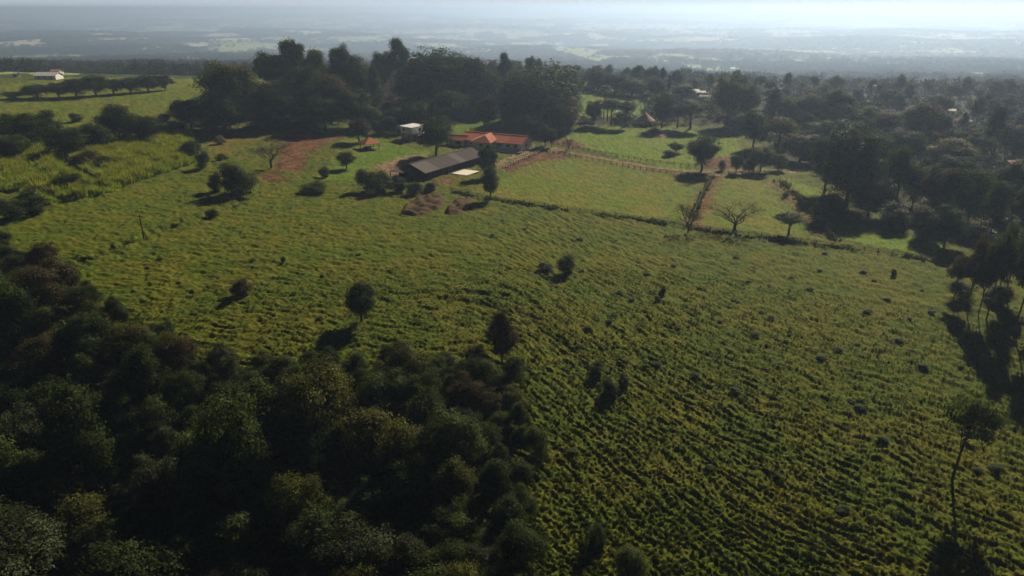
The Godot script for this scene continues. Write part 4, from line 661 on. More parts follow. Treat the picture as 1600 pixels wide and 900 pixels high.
# far houses: x, d, width, kind, turn, label
var far_houses = [
	[-337.3,552.0,15.9,0,-0.04,"long white farmhouse on the spur above the far pasture row"],
	[-364.0,607.8,8.2,2,-0.15,"small pinkish house behind the long white farmhouse on the spur"],
	[-376.4,576.7,5.0,0,-0.43,"small white shed standing alone near the spur farmhouse"],
	[204.8,403.9,7.6,1,0.44,"pinkish tile-roofed building beyond the right woods"],
	[193.4,401.7,5.0,0,-0.59,"small pale shed beside the pinkish tile-roofed building"],
	[195.1,330.4,5.7,3,0.00,"purple-roofed house half hidden in the right woods"],
	[199.1,326.4,5.0,4,0.48,"grey-roofed shed beside the purple-roofed house"],
	[216.1,368.8,5.0,0,-0.50,"tiny white roof above the purple-roofed house"],
	[101.6,421.5,5.0,0,0.07,"white roof on the left among trees beyond the tiered tree"],
	[103.5,414.5,5.0,0,0.14,"smallest white roof among trees beyond the tiered tree"],
	[102.3,397.6,5.0,0,-0.55,"white roof nearest the upper paddock among trees"],
	[50.9,343.5,5.0,0,-0.15,"low white shed behind trees left of the thatched hut"],
	[573.9,1965.0,22.7,0,0.24,"pale house on the rounded valley field"],
	[109.0,293.7,5.0,2,-0.06,"pink-walled hut showing between trees of the right woods"],
	[163.1,236.6,5.0,2,0.27,"small pink roof under the palm at the right edge"],
	[1654.6,3948.2,19.1,0,0.33,"pale roof in the distant village on the valley's right, first from left"],
	[1610.2,3755.4,18.0,2,-0.35,"pale roof in the distant village on the valley's right, second from left"],
	[1629.1,3737.0,37.2,2,0.49,"pale roof in the distant village on the valley's right, third from left"],
	[1729.6,3894.2,17.1,0,0.46,"pale roof in the distant village on the valley's right, fourth from left"],
	[1746.7,3878.2,28.5,0,-0.32,"pale roof in the distant village on the valley's right, fifth from left"],
	[1716.3,3711.9,38.8,0,-0.45,"pale roof in the distant village on the valley's right, sixth from left"],
	[1734.3,3693.2,20.1,0,0.47,"pale roof in the distant village on the valley's right, seventh from left"],
	[1750.3,3682.4,27.3,0,0.05,"pale roof in the distant village on the valley's right, eighth from left"],
	[1906.4,3952.2,21.2,0,0.24,"pale roof in the distant village on the valley's right, ninth from left"],
	[1799.6,3663.2,32.4,0,-0.53,"pale roof in the distant village on the valley's right, tenth from left"],
	[1884.5,3763.2,19.2,2,0.28,"pale roof in the distant village on the valley's right, eleventh from left"],
	[1999.0,3935.6,38.7,0,0.54,"pale roof in the distant village on the valley's right, twelfth from left"],
	[1927.2,3741.9,16.4,2,0.41,"pale roof in the distant village on the valley's right, thirteenth from left"],
	[1961.5,3741.1,32.3,2,-0.47,"pale roof in the distant village on the valley's right, fourteenth from left"],
	[2021.1,3786.9,20.8,0,0.58,"pale roof in the distant village on the valley's right, fifteenth from left"],
	[2098.3,3889.2,36.4,2,-0.60,"pale roof in the distant village on the valley's right, sixteenth from left"],
	[1595.7,7436.1,53.0,0,0.38,"pale long roof in the hazy distant settlement, first from left"],
	[1653.2,7412.7,67.9,0,-0.53,"pale long roof in the hazy distant settlement, second from left"],
	[1687.5,7307.8,61.7,0,-0.18,"pale long roof in the hazy distant settlement, third from left"],
	[1753.7,7296.9,39.9,0,0.18,"pale long roof in the hazy distant settlement, fourth from left"],
	[1762.1,7208.2,65.6,0,0.55,"pale long roof in the hazy distant settlement, fifth from left"],
	[1897.7,7471.9,54.6,0,0.23,"pale long roof in the hazy distant settlement, sixth from left"],
	[1981.6,7536.4,95.2,0,0.37,"pale long roof in the hazy distant settlement, seventh from left"],
	[1988.5,7436.8,43.9,0,-0.42,"pale long roof in the hazy distant settlement, eighth from left"],
	[1974.3,7208.8,82.0,0,-0.25,"pale long roof in the hazy distant settlement, ninth from left"],
	[-257.1,3855.5,16.0,0,0.36,"small pale roof scattered in the central valley haze, fifth from left"],
	[-210.9,3893.4,19.7,0,-0.02,"small pale roof scattered in the central valley haze, sixth from left"],
	[-175.4,3691.0,18.5,0,0.55,"small pale roof scattered in the central valley haze, eighth from left"],
	[-876.5,4796.5,31.5,0,-0.24,"small pale roof scattered in the central valley haze, first from left"],
	[-735.5,4538.0,20.4,0,-0.10,"small pale roof scattered in the central valley haze, second from left"],
	[-323.8,6511.7,29.8,0,0.07,"small pale roof scattered in the central valley haze, seventh from left"],
	[-78.7,3777.8,25.4,0,0.11,"small pale roof scattered in the central valley haze, ninth from left"],
	[-736.2,5918.8,39.9,0,0.20,"small pale roof scattered in the central valley haze, third from left"],
	[323.4,5248.6,26.3,0,0.12,"small pale roof scattered in the central valley haze, tenth from left"],
	[-385.3,4203.9,25.7,0,-0.18,"small pale roof scattered in the central valley haze, fourth from left"],
	[975.6,5882.9,42.0,0,-0.27,"small pale roof scattered in the central valley haze, twelfth from left"],
	[759.0,5714.0,25.9,0,0.36,"small pale roof scattered in the central valley haze, eleventh from left"],
	[1869.0,3609.7,24.6,0,-0.41,"small pale roof scattered in the far right haze, third from left"],
	[1979.6,3621.2,24.3,0,0.43,"small pale roof scattered in the far right haze, fourth from left"],
	[2991.1,4938.6,23.6,0,-0.03,"small pale roof scattered in the far right haze, fifth from left"],
	[2592.8,3976.3,24.1,0,0.05,"small pale roof scattered in the far right haze, seventh from left"],
	[2080.5,5702.4,25.0,0,0.06,"small pale roof scattered in the far right haze, first from left"],
	[666.0,1041.7,6.4,0,-0.29,"small pale roof scattered in the far right haze, sixth from left"],
	[2342.9,5654.4,24.4,0,0.18,"small pale roof scattered in the far right haze, second from left"]
]

# ---------------------------------------------------------------- helpers
var used_names := {}
var rng := RandomNumberGenerator.new()

func numbered(called: String) -> String:
	var n: int = used_names.get(called, 0)
	used_names[called] = n + 1
	return called if n == 0 else "%s_%03d" % [called, n]

func tag(o: Node, label: String, category: String, group := "") -> void:
	o.set_meta("label", label)
	o.set_meta("category", category)
	if group != "":
		o.set_meta("group", group)

func thing(called: String, label: String, category: String, at: Vector3, turn := 0.0, group := "") -> Node3D:
	var o := Node3D.new()
	o.name = numbered(called)
	add_child(o)
	o.position = at
	o.rotation.y = turn
	tag(o, label, category, group)
	return o

func part(called: String, mesh: Mesh, mat: Material, parent: Node, at := Vector3.ZERO, turn := Vector3.ZERO) -> MeshInstance3D:
	var o := MeshInstance3D.new()
	o.name = called
	o.mesh = mesh
	if mat:
		o.material_override = mat
	parent.add_child(o, true)
	o.position = at
	o.rotation = turn
	return o

func structure(called: String, mesh: Mesh, mat: Material) -> MeshInstance3D:
	var o := MeshInstance3D.new()
	o.name = numbered(called)
	o.mesh = mesh
	o.material_override = mat
	o.set_meta("kind", "structure")
	add_child(o)
	return o

func box(x: float, y: float, z: float) -> BoxMesh:
	var b := BoxMesh.new()
	b.size = Vector3(x, y, z)
	return b

# collects triangles with vertex colours
class Shape:
	var v := PackedVector3Array()
	var c := PackedColorArray()
	func tri(a: Vector3, b: Vector3, d: Vector3, col := Color.WHITE) -> void:
		v.append(a); v.append(b); v.append(d)
		c.append(col); c.append(col); c.append(col)
	func quad(a: Vector3, b: Vector3, d: Vector3, e: Vector3, col := Color.WHITE) -> void:
		tri(a, b, d, col)
		tri(a, d, e, col)
	func tube(a: Vector3, b: Vector3, ra: float, rb: float, sides := 6, col := Color.WHITE) -> void:
		var axis := (b - a).normalized()
		var side := axis.cross(Vector3.RIGHT if absf(axis.x) < 0.8 else Vector3.UP).normalized()
		var over := axis.cross(side)
		for i in sides:
			var p := TAU * i / sides
			var q := TAU * (i + 1) / sides
			var u := side * cos(p) + over * sin(p)
			var w := side * cos(q) + over * sin(q)
			quad(a + u * ra, a + w * ra, b + w * rb, b + u * rb, col)
	func slab(a: Vector3, b: Vector3, d: Vector3, e: Vector3, thick: Vector3, col := Color.WHITE) -> void:
		quad(a, b, d, e, col)
		quad(a + thick, b + thick, d + thick, e + thick, col)
		quad(a, b, b + thick, a + thick, col)
		quad(b, d, d + thick, b + thick, col)
		quad(d, e, e + thick, d + thick, col)
		quad(e, a, a + thick, e + thick, col)
	func made() -> ArrayMesh:
		var arrays := []
		arrays.resize(Mesh.ARRAY_MAX)
		arrays[Mesh.ARRAY_VERTEX] = v
		arrays[Mesh.ARRAY_COLOR] = c
		var m := ArrayMesh.new()
		m.add_surface_from_arrays(Mesh.PRIMITIVE_TRIANGLES, arrays)
		return m

func lin(r: float, g: float, b: float) -> Color:
	return Color(r, g, b).linear_to_srgb()

func paint(r: float, g: float, b: float, rough := 0.85, colored := false) -> StandardMaterial3D:
	var m := StandardMaterial3D.new()
	m.albedo_color = lin(r, g, b)
	m.roughness = rough
	m.vertex_color_use_as_albedo = colored
	m.metallic_specular = 0.12
	return m

func leafy(r: float, g: float, b: float, glow := 0.8) -> StandardMaterial3D:
	var m := paint(r, g, b, 0.55, true)
	m.backlight_enabled = true
	m.backlight = Color(glow, glow, glow * 0.4).linear_to_srgb()
	m.cull_mode = BaseMaterial3D.CULL_DISABLED
	return m

# ---------------------------------------------------------------- the lie of the land
func ss(a: float, b: float, t: float) -> float:
	return smoothstep(a, b, t)

func in_wood(x: float, d: float) -> float:      # metres inside the shaded wood
	var a := 108.0 + 0.75 * maxf(0.0, -(x + 50.0)) - d
	var b := 4.0 - x
	var h := clampf(0.5 + 0.5 * (b - a) / 12.0, 0.0, 1.0)
	return b * (1.0 - h) + a * h - 12.0 * h * (1.0 - h)

func land(x: float, d: float) -> float:
	var h := 0.0
	if d < 900.0:
		h = (1.0 - ss(500.0, 900.0, d)) * (1.2 * sin(x / 63.0 + 0.5) * cos(d / 81.0) + 0.8 * sin(d / 47.0 + x / 90.0))
		if d < 330.0:
			h -= 0.15 * log(1.0 + exp((140.0 - d) / 14.0)) * 14.0
		h += 9.0 * exp(-pow((x + 50.0) / 190.0, 2.0) - pow((d - 450.0) / 100.0, 2.0))
		if d < 300.0:
			h -= 9.0 * ss(0.0, 32.0, in_wood(x, d))
	var e := 560.0 + 0.2 * maxf(0.0, -x) - 0.35 * clampf(x, 0.0, 300.0)
	h -= 150.0 * (1.0 - exp(-maxf(0.0, d - e) / 1350.0))
	if d > 650.0:
		h += (0.35 * ss(650.0, 1200.0, d) + 0.65 * ss(1300.0, 4200.0, d)) * (30.0 * sin(x / 930.0 + 1.3) * sin(d / 1310.0 + 0.7) + 13.0 * sin(x / 373.0 + d / 517.0) + 7.0 * sin(x / 211.0 - d / 290.0 + 2.0))
		h += 95.0 * ss(8000.0, 16000.0, d)
	return h

func at(x: float, d: float, up := 0.0) -> Vector3:
	return Vector3(x, land(x, d) + up, -d)

# zones: 0 rough pasture, 1 dry paddock, 2 red earth, 3 pale earth, 4 short lawn, 5 wood floor, 6 lush paddock, 7 dry grass, 8 dark wood floor behind
const ZX := -340
const ZD := 30
const ZW := 720
const ZH := 560
var zones := PackedByteArray()
var ridges := PackedFloat32Array()

func poly(list: Array) -> PackedVector2Array:
	var p := PackedVector2Array()
	for q in list:
		p.append(Vector2(q[0], q[1]))
	return p

func fill_zone(list: Array, code: int) -> void:
	var p := poly(list)
	var lo := p[0]
	var hi := p[0]
	for q in p:
		lo = lo.min(q)
		hi = hi.max(q)
	for j in range(maxi(0, int(lo.y) - ZD), mini(ZH, int(hi.y) - ZD + 2)):
		for i in range(maxi(0, int(lo.x) - ZX), mini(ZW, int(hi.x) - ZX + 2)):
			if Geometry2D.is_point_in_polygon(Vector2(i + ZX + 0.5, j + ZD + 0.5), p):
				zones[j * ZW + i] = code

func along(list: Array, width: float, put: Callable) -> void:
	for k in list.size() - 1:
		var a := Vector2(list[k][0], list[k][1])
		var b := Vector2(list[k + 1][0], list[k + 1][1])
		var lo := a.min(b) - Vector2(width, width)
		var hi := a.max(b) + Vector2(width, width)
		for j in range(maxi(0, int(lo.y) - ZD), mini(ZH, int(hi.y) - ZD + 2)):
			for i in range(maxi(0, int(lo.x) - ZX), mini(ZW, int(hi.x) - ZX + 2)):
				var q := Vector2(i + ZX + 0.5, j + ZD + 0.5)
				var away := q.distance_to(Geometry2D.get_closest_point_to_segment(q, a, b))
				if away < width:
					put.call(j * ZW + i, away)

func zone(x: float, d: float) -> int:
	var i := int(floorf(x)) - ZX
	var j := int(floorf(d)) - ZD
	if i < 0 or j < 0 or i >= ZW or j >= ZH:
		return 0
	return zones[j * ZW + i]

var rows_g := PackedFloat32Array()      # how far the grass rows bend towards the viewer, by x
var rows_s := PackedFloat32Array()      # length along a row, by x
var n_row := FastNoiseLite.new()
var n_clump := FastNoiseLite.new()
var n_fine := FastNoiseLite.new()
var n_patch := FastNoiseLite.new()
var n_wood := FastNoiseLite.new()

func make_rows() -> void:
	var g := 0.0
	var s := 0.0
	for k in 1400:
		var x := -350.0 + k * 0.5
		var slope := 1.45 * ss(-14.0, 10.0, x) - 0.7 * ss(14.0, 38.0, x)
		g += slope * 0.5
		s += sqrt(1.0 + slope * slope) * 0.5
		rows_g.append(g)
		rows_s.append(s)

func ridge_at(x: float, d: float) -> float:
	var i := int(floorf(x)) - ZX
	var j := int(floorf(d)) - ZD
	if i < 0 or j < 0 or i >= ZW - 1 or j >= ZH - 1:
		return 0.0
	var u := x - floorf(x)
	var w := d - floorf(d)
	var k := j * ZW + i
	return lerpf(lerpf(ridges[k], ridges[k + 1], u), lerpf(ridges[k + ZW], ridges[k + ZW + 1], u), w)

const ROUGH := [1.0, 0.52, 0.12, 0.08, 0.12, 0.8, 0.55, 0.3, 0.5]

# height of the grass over the land; tussocks stand in rows
func tussock(x: float, d: float, code: int) -> float:
	var k := clampi(int((x + 350.0) * 2.0), 0, 1399)
	var u := d + rows_g[k]
	var s := rows_s[k]
	var wave := 1.6 * n_patch.get_noise_2d(x * 1.3, d * 1.3)
	u += wave
	var coarse := n_row.get_noise_2d(u * 0.46, s * 0.10)
	var t := (0.17 + 0.20 * ss(120.0, 230.0, d)) * ss(-0.3, 0.4, coarse)
	if d < 230.0:
		t += (0.20 * ss(-0.25, 0.4, n_clump.get_noise_2d(u * 0.95, s * 0.24))) * (1.0 - ss(150.0, 230.0, d))
	t += 0.10 * n_fine.get_noise_2d(x * 1.6, d * 1.6)
	return t * ROUGH[code] + ridge_at(x, d)

func surface(x: float, d: float) -> float:
	if d > 560.0:
		return land(x, d)
	return land(x, d) + tussock(x, d, zone(x, d))

func field_at(x: float, d: float) -> int:       # -1 wood, 0 green field, 1 straw field
	var wob := 0.22 * n_wood.get_noise_2d(x * 3.0, d * 3.0)
	for f in far_fields:
		var a: float = (x - f[0]) / f[2]
		var b: float = (d - f[1]) / f[3]
		if a * a + b * b < 1.0 + wob:
			return f[4]
	if d > 2600.0:
		var n := n_patch.get_noise_2d(x * 0.035, d * 0.018)
		if n > 0.34 - 0.25 * ss(3000.0, 7000.0, d):
			return 1 if n_patch.get_noise_2d(x * 0.02 + 300.0, d * 0.02) > 0.0 else 0
	elif d > 620.0:
		if n_patch.get_noise_2d(x * 0.11, d * 0.06) > 0.22:
			return 0
	return -1

func soil(x: float, d: float, code: int) -> Color:
	var p := n_patch.get_noise_2d(x * 0.8, d * 0.8)
	var q := n_patch.get_noise_2d(x * 3.1 + 500.0, d * 3.1)
	var f := n_fine.get_noise_2d(x * 1.7, d * 1.7)
	var j := 1.0 + 0.35 * f + 0.15 * q
	var c: Color
	match code:
		0:
			c = Color(0.085, 0.118, 0.018).lerp(Color(0.118, 0.128, 0.022), clampf(0.45 + p * 0.9 + q * 0.5, 0.0, 1.0))
			c = c.lerp(Color(0.12, 0.09, 0.035), clampf(q * 1.1 + f * 0.6 - 0.55, 0.0, 0.5))
		1:
			c = Color(0.125, 0.170, 0.024).lerp(Color(0.165, 0.165, 0.036), clampf(0.4 + p + q * 0.5, 0.0, 1.0))
		2:
			c = Color(0.15, 0.07, 0.065).lerp(Color(0.20, 0.105, 0.10), clampf(0.4 + q, 0.0, 1.0))
		3:
			c = Color(0.34, 0.24, 0.30).lerp(Color(0.26, 0.16, 0.19), clampf(0.4 + q, 0.0, 1.0))
		4:
			c = Color(0.105, 0.175, 0.022).lerp(Color(0.15, 0.18, 0.03), clampf(0.4 + p + q * 0.5, 0.0, 1.0))
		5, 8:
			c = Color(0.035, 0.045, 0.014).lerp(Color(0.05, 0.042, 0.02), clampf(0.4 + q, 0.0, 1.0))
		6:
			c = Color(0.13, 0.21, 0.018).lerp(Color(0.16, 0.20, 0.025), clampf(0.4 + p + q * 0.5, 0.0, 1.0))
		_:
			c = Color(0.17, 0.135, 0.05).lerp(Color(0.12, 0.125, 0.03), clampf(0.4 + p + q, 0.0, 1.0))
	j *= 0.62
	return Color(c.r * j, c.g * j, c.b * j * 0.5)

func far_soil(x: float, d: float) -> Color:
	var j := 1.0 + 0.3 * n_fine.get_noise_2d(x * 0.1, d * 0.1)
	var k := field_at(x, d)
	if k == 0:
		return Color(0.19 * j, 0.23 * j, 0.05 * j)
	if k == 1:
		return Color(0.38 * j, 0.33 * j, 0.2 * j)
	return Color(0.035 * j, 0.05 * j, 0.018 * j)

func make_ground() -> void:
	zones.resize(ZW * ZH)
	ridges.resize(ZW * ZH)
	for j in ZH:
		for i in ZW:
			var x := i + ZX + 0.5
			var d := j + ZD + 0.5
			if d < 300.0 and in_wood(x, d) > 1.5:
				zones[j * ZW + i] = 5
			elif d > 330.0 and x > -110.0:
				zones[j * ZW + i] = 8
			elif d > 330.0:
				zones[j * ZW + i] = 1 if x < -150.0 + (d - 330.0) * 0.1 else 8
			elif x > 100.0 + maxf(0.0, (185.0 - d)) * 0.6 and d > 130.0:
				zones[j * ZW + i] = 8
	fill_zone(paddock, 1)
	fill_zone(small_paddock, 1)
	fill_zone(strip_paddock, 6)
	fill_zone(upper_paddock, 6)
	fill_zone(lawn, 4)
	fill_zone(lawn_back, 4)
	fill_zone(bright_lawn, 6)
	fill_zone(dry_patch, 7)
	for p in [red_yard, red_corner, house_yard, track_bank, crossing, barn_apron]:
		fill_zone(p, 2)
	for p in [barn_yard, sand_patch]:
		fill_zone(p, 3)
	along(track_line, 2.6, func(k, _a): zones[k] = 3)
	along(red_path_line, 1.6, func(k, _a): zones[k] = 2)
	along(hedge_path_line, 1.4, func(k, _a): zones[k] = 2)
	along(ditch_line, 3.0, func(k, a): ridges[k] = -0.5 if a < 1.1 else 0.35)
	along(ditch_line, 0.8, func(k, _a): zones[k] = 5)
	for r in ridge_lines:
		along(r, 1.5, func(k, a): ridges[k] = maxf(ridges[k], 0.5 * (1.0 - a / 1.5)))

	var radii := PackedFloat32Array()
	var rows := 980
	for k in rows:                                     # finest near the viewer, as the grass there is seen largest
		var t := lerpf(1.42, 0.088, float(k) / (rows - 1))
		radii.append(EYE_HEIGHT / t)
	var r := radii[rows - 1]
	while r < 20000.0:
		r *= 1.026
		radii.append(r)
	var turns := PackedFloat32Array()
	for k in 26:
		turns.append(-1.25 + 0.52 * k / 26.0)
	for k in 681:
		turns.append(-0.73 + 1.46 * k / 680.0)
	for k in 26:
		turns.append(0.73 + 0.52 * (k + 1) / 26.0)
	var nv := turns.size()
	var verts := PackedVector3Array()
	var cols := PackedColorArray()
	verts.resize(nv * radii.size())
	cols.resize(nv * radii.size())
	var n := 0
	for rr in radii:
		for a in turns:
			var x := rr * sin(a)
			var d := rr * cos(a)
			var c: Color
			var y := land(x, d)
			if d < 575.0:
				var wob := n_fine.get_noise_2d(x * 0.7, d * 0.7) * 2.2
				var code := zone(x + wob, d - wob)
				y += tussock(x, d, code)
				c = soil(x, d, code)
			else:
				c = far_soil(x, d)
			verts[n] = Vector3(x, y, -d)
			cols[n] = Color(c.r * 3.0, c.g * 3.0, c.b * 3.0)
			n += 1
	var norms := PackedVector3Array()
	norms.resize(verts.size())
	var nr := radii.size()
	for j in nr:
		var ja := maxi(j - 1, 0) * nv
		var jb := mini(j + 1, nr - 1) * nv
		for i in nv:
			var across := verts[j * nv + mini(i + 1, nv - 1)] - verts[j * nv + maxi(i - 1, 0)]
			var away := verts[jb + i] - verts[ja + i]
			norms[j * nv + i] = across.cross(away).normalized()
	var index := PackedInt32Array()
	index.resize((nv - 1) * (radii.size() - 1) * 6)
	n = 0
	for j in radii.size() - 1:
		for i in nv - 1:
			var k := j * nv + i
			index[n] = k
			index[n + 1] = k + nv
			index[n + 2] = k + 1
			index[n + 3] = k + 1
			index[n + 4] = k + nv
			index[n + 5] = k + nv + 1
			n += 6
	var arrays := []
	arrays.resize(Mesh.ARRAY_MAX)
	arrays[Mesh.ARRAY_VERTEX] = verts
	arrays[Mesh.ARRAY_NORMAL] = norms
	arrays[Mesh.ARRAY_COLOR] = cols
	arrays[Mesh.ARRAY_INDEX] = index
	var m := ArrayMesh.new()
	m.add_surface_from_arrays(Mesh.PRIMITIVE_TRIANGLES, arrays)
	structure("ground", m, paint(1.0 / 3.0, 1.0 / 3.0, 1.0 / 3.0, 0.9, true))

# a sheet of earth laid on the ground inside an outline
func earth_sheet(called: String, list: Array, code: int, up := 0.10) -> void:
	var p := poly(list)
	var lo := p[0]
	var hi := p[0]
	for q in p:
		lo = lo.min(q)
		hi = hi.max(q)
	var s := Shape.new()
	var step := 0.8
	var nx := int((hi.x - lo.x) / step) + 1
	var nd := int((hi.y - lo.y) / step) + 1
	for j in nd:
		for i in nx:
			var x := lo.x + i * step
			var d := lo.y + j * step
			var wob := n_fine.get_noise_2d(x * 0.8, d * 0.8) * 1.6
			if Geometry2D.is_point_in_polygon(Vector2(x + wob, d + wob), p):
				s.quad(lump(x, d, up), lump(x + step, d, up), lump(x + step, d + step, up), lump(x, d + step, up), tripled(soil(x, d, code)))
	structure(called, s.made(), paint(1.0 / 3.0, 1.0 / 3.0, 1.0 / 3.0, 0.95, true))

func lump(x: float, d: float, up: float) -> Vector3:
	var w := n_fine.get_noise_2d(x * 3.7, d * 3.7)
	return at(x + 0.25 * w, d - 0.25 * w, up + 0.10 * w)

func tripled(c: Color) -> Color:
	return Color(c.r * 3.0, c.g * 3.0, c.b * 3.0)

func earth_track(called: String, list: Array, half: float, code: int, centre_grass := false) -> void:
	var s := Shape.new()
	for k in list.size() - 1:
		var a := Vector2(list[k][0], list[k][1])
		var b := Vector2(list[k + 1][0], list[k + 1][1])
		var n := maxi(1, int(a.distance_to(b) / 0.8))
		var side := (b - a).orthogonal().normalized() * half
		for i in n:
			var p := a.lerp(b, float(i) / n)
			var q := a.lerp(b, float(i + 1) / n)
			for w in 6:
				var e := -1.0 + w / 3.0
				var f := e + 1.0 / 3.0
				var middle := w == 2 or w == 3
				var c := soil(p.x + side.x * e, p.y + side.y * e, 1 if (centre_grass and middle) else code)
				var edge := 1.0 + 0.3 * n_fine.get_noise_2d(p.x * 0.9, p.y * 0.9)
				var edge2 := 1.0 + 0.3 * n_fine.get_noise_2d(q.x * 0.9, q.y * 0.9)
				s.quad(lump(p.x + side.x * e * edge, p.y + side.y * e * edge, 0.10), lump(q.x + side.x * e * edge2, q.y + side.y * e * edge2, 0.10), lump(q.x + side.x * f * edge2, q.y + side.y * f * edge2, 0.10), lump(p.x + side.x * f * edge, p.y + side.y * f * edge, 0.10), tripled(c))
	structure(called, s.made(), paint(1.0 / 3.0, 1.0 / 3.0, 1.0 / 3.0, 0.95, true))

# ---------------------------------------------------------------- grass
func tuft(blades: int, wide: float, tall: float, blade: float) -> ArrayMesh:
	var s := Shape.new()
	for k in blades:
		var a := rng.randf() * TAU
		var r := wide * sqrt(rng.randf())
		var foot := Vector3(cos(a) * r, 0, sin(a) * r) * 0.6
		var lean := Vector3(cos(a), 0, sin(a)) * wide * rng.randf_range(0.3, 1.0)
		var tip := foot + lean + Vector3(0, tall * rng.randf_range(0.55, 1.1), 0)
		var mid := foot + lean * 0.35 + Vector3(0, tip.y * 0.6, 0)
		var b := rng.randf() * TAU
		var side := Vector3(cos(b), 0, sin(b)) * blade
		var c := Color(1, 1, 1) * rng.randf_range(0.7, 1.2)
		s.tri(foot - side, foot + side, mid + side * 0.9, c)
		s.tri(foot - side, mid + side * 0.9, mid - side * 0.9, c)
		s.tri(mid - side * 0.9, mid + side * 0.9, tip, c)
	return s.made()

func scatter(called: String, label: String, category: String, mesh: Mesh, mat: Material, spots: Array) -> void:
	# spots: [Vector3, scale xz, scale y, Color]
	var mm := MultiMesh.new()
	mm.transform_format = MultiMesh.TRANSFORM_3D
	mm.use_colors = true
	mm.mesh = mesh
	mm.instance_count = spots.size()
	var buf := PackedFloat32Array()
	buf.resize(spots.size() * 16)
	var k := 0
	for s in spots:
		var a := rng.randf() * TAU
		var p: Vector3 = s[0]
		var w: float = s[1]
		var ca := cos(a) * w
		var sa := sin(a) * w
		var c: Color = s[3]
		buf[k] = ca; buf[k + 1] = 0.0; buf[k + 2] = sa; buf[k + 3] = p.x
		buf[k + 4] = 0.0; buf[k + 5] = s[2]; buf[k + 6] = 0.0; buf[k + 7] = p.y
		buf[k + 8] = -sa; buf[k + 9] = 0.0; buf[k + 10] = ca; buf[k + 11] = p.z
		buf[k + 12] = c.r; buf[k + 13] = c.g; buf[k + 14] = c.b; buf[k + 15] = 1.0
		k += 16
	mm.buffer = buf
	var o := MultiMeshInstance3D.new()
	o.name = numbered(called)
	o.multimesh = mm
	o.material_override = mat
	tag(o, label, category)
	o.set_meta("kind", "stuff")
	add_child(o)

func make_grass() -> void:
	var spots := []
	for k in 260000:
		var t := lerpf(1.30, 0.34, rng.randf())
		var rr := EYE_HEIGHT / t
		var a := rng.randf_range(-0.72, 0.72)
		var x := rr * sin(a)
		var d := rr * cos(a)
		if d > 245.0:
			continue
		var code := zone(x, d)
		if code == 2 or code == 3 or code == 5 or code == 8:
			continue
		if (x < -60.0 and d > 245.0):
			continue
		var lift := tussock(x, d, code)
		if lift < 0.26 * ROUGH[code] and rng.randf() < 0.8:
			continue
		var c := soil(x, d, code)
		var j := rng.randf_range(0.75, 1.2)
		var tall := rng.randf_range(0.35, 0.8) * (0.55 if code != 0 else 1.0)
		spots.append([Vector3(x, land(x, d) + lift - 0.05, -d), rng.randf_range(0.4, 0.8), tall, Color(c.r * j, c.g * j, c.b * j)])
	print("tufts ", spots.size())
	var m := leafy(1, 1, 1, 0.6)
	scatter("pasture_grass", "tussocky yellow-green grass in wavy rows over the open pasture", "grass", tuft(9, 0.34, 0.34, 0.045), m, spots)

	# tall weeds along the lower fence and between the paddocks
	for run in [[lower_fence, 1.7, 5, "dark rank weeds growing along the lower paddock fence"], [hedge_fence, 2.0, 5, "bright rank weeds along the fence between small paddock and strip paddock"], [path_fence, 0.9, 3, "bright rank weeds beside the red paddock path"]]:
		var list: Array = run[0]
		var there := []
		for k in list.size() - 1:
			var p := Vector2(list[k][0], list[k][1])
			var q := Vector2(list[k + 1][0], list[k + 1][1])
			var side := (q - p).orthogonal().normalized()
			for i in int(p.distance_to(q) * run[2]):
				var w := p.lerp(q, rng.randf()) + side * rng.randfn(0.0, run[1] * 0.4)
				var thick := n_patch.get_noise_2d(w.x * 2.0, w.y * 2.0)
				if thick < -0.25:
					continue
				var sh := rng.randf_range(0.6, 1.1)
				there.append([at(w.x, w.y, 0.05), rng.randf_range(1.2, 2.2), rng.randf_range(1.0, 2.6) * (0.8 + thick), Color(0.05 * sh, 0.085 * sh, 0.014 * sh)])
		scatter("fence_line_weeds", run[3], "weeds", tuft(14, 0.34, 0.34, 0.06), m, there)

	# sugarcane: tall stuff in two plots
	for plot in [[cane_large, "larger plot of tall yellow-green sugarcane on the slope"], [cane_small, "smaller plot of tall sugarcane at the photo's left edge"]]:
		var p := poly(plot[0])
		var lo := p[0]
		var hi := p[0]
		for q in p:
			lo = lo.min(q)
			hi = hi.max(q)
		var there := []
		for k in int((hi.x - lo.x) * (hi.y - lo.y) * 4.0):
			var x := rng.randf_range(lo.x, hi.x)
			var d := rng.randf_range(lo.y, hi.y)
			if not Geometry2D.is_point_in_polygon(Vector2(x, d), p):
				continue
			var n := n_patch.get_noise_2d(x * 2.6, d * 2.6)
			if n < -0.3:
				continue
			var sh := rng.randf_range(0.75, 1.25)
			there.append([at(x, d), rng.randf_range(0.8, 1.3), rng.randf_range(0.8, 1.1) * (0.85 + n * 1.1), Color(0.27 * sh, 0.36 * sh, 0.045 * sh).lerp(Color(0.28, 0.25, 0.05), clampf(n, 0.0, 0.6))])
		scatter("sugarcane", plot[1], "sugarcane", tuft(26, 1.2, 2.7, 0.085), m, there)

# ---------------------------------------------------------------- trees
var kinds := {}
var tints := {}

func leaf(s: Shape, p: Vector3, n: Vector3, size: float, c: Color) -> void:
	var u := n.cross(Vector3(rng.randfn(), rng.randfn(), rng.randfn())).normalized()
	var w := n.cross(u).normalized()
	var a := size * rng.randf_range(0.7, 1.3)
	var tip := p + u * a + n * (-0.15 * a)
	var tail := p - u * a - n * (0.15 * a)
	var l := p + w * a * 0.55
	var r := p - w * a * 0.55
	s.tri(l, tip, r.lerp(tail, 0.6), c)

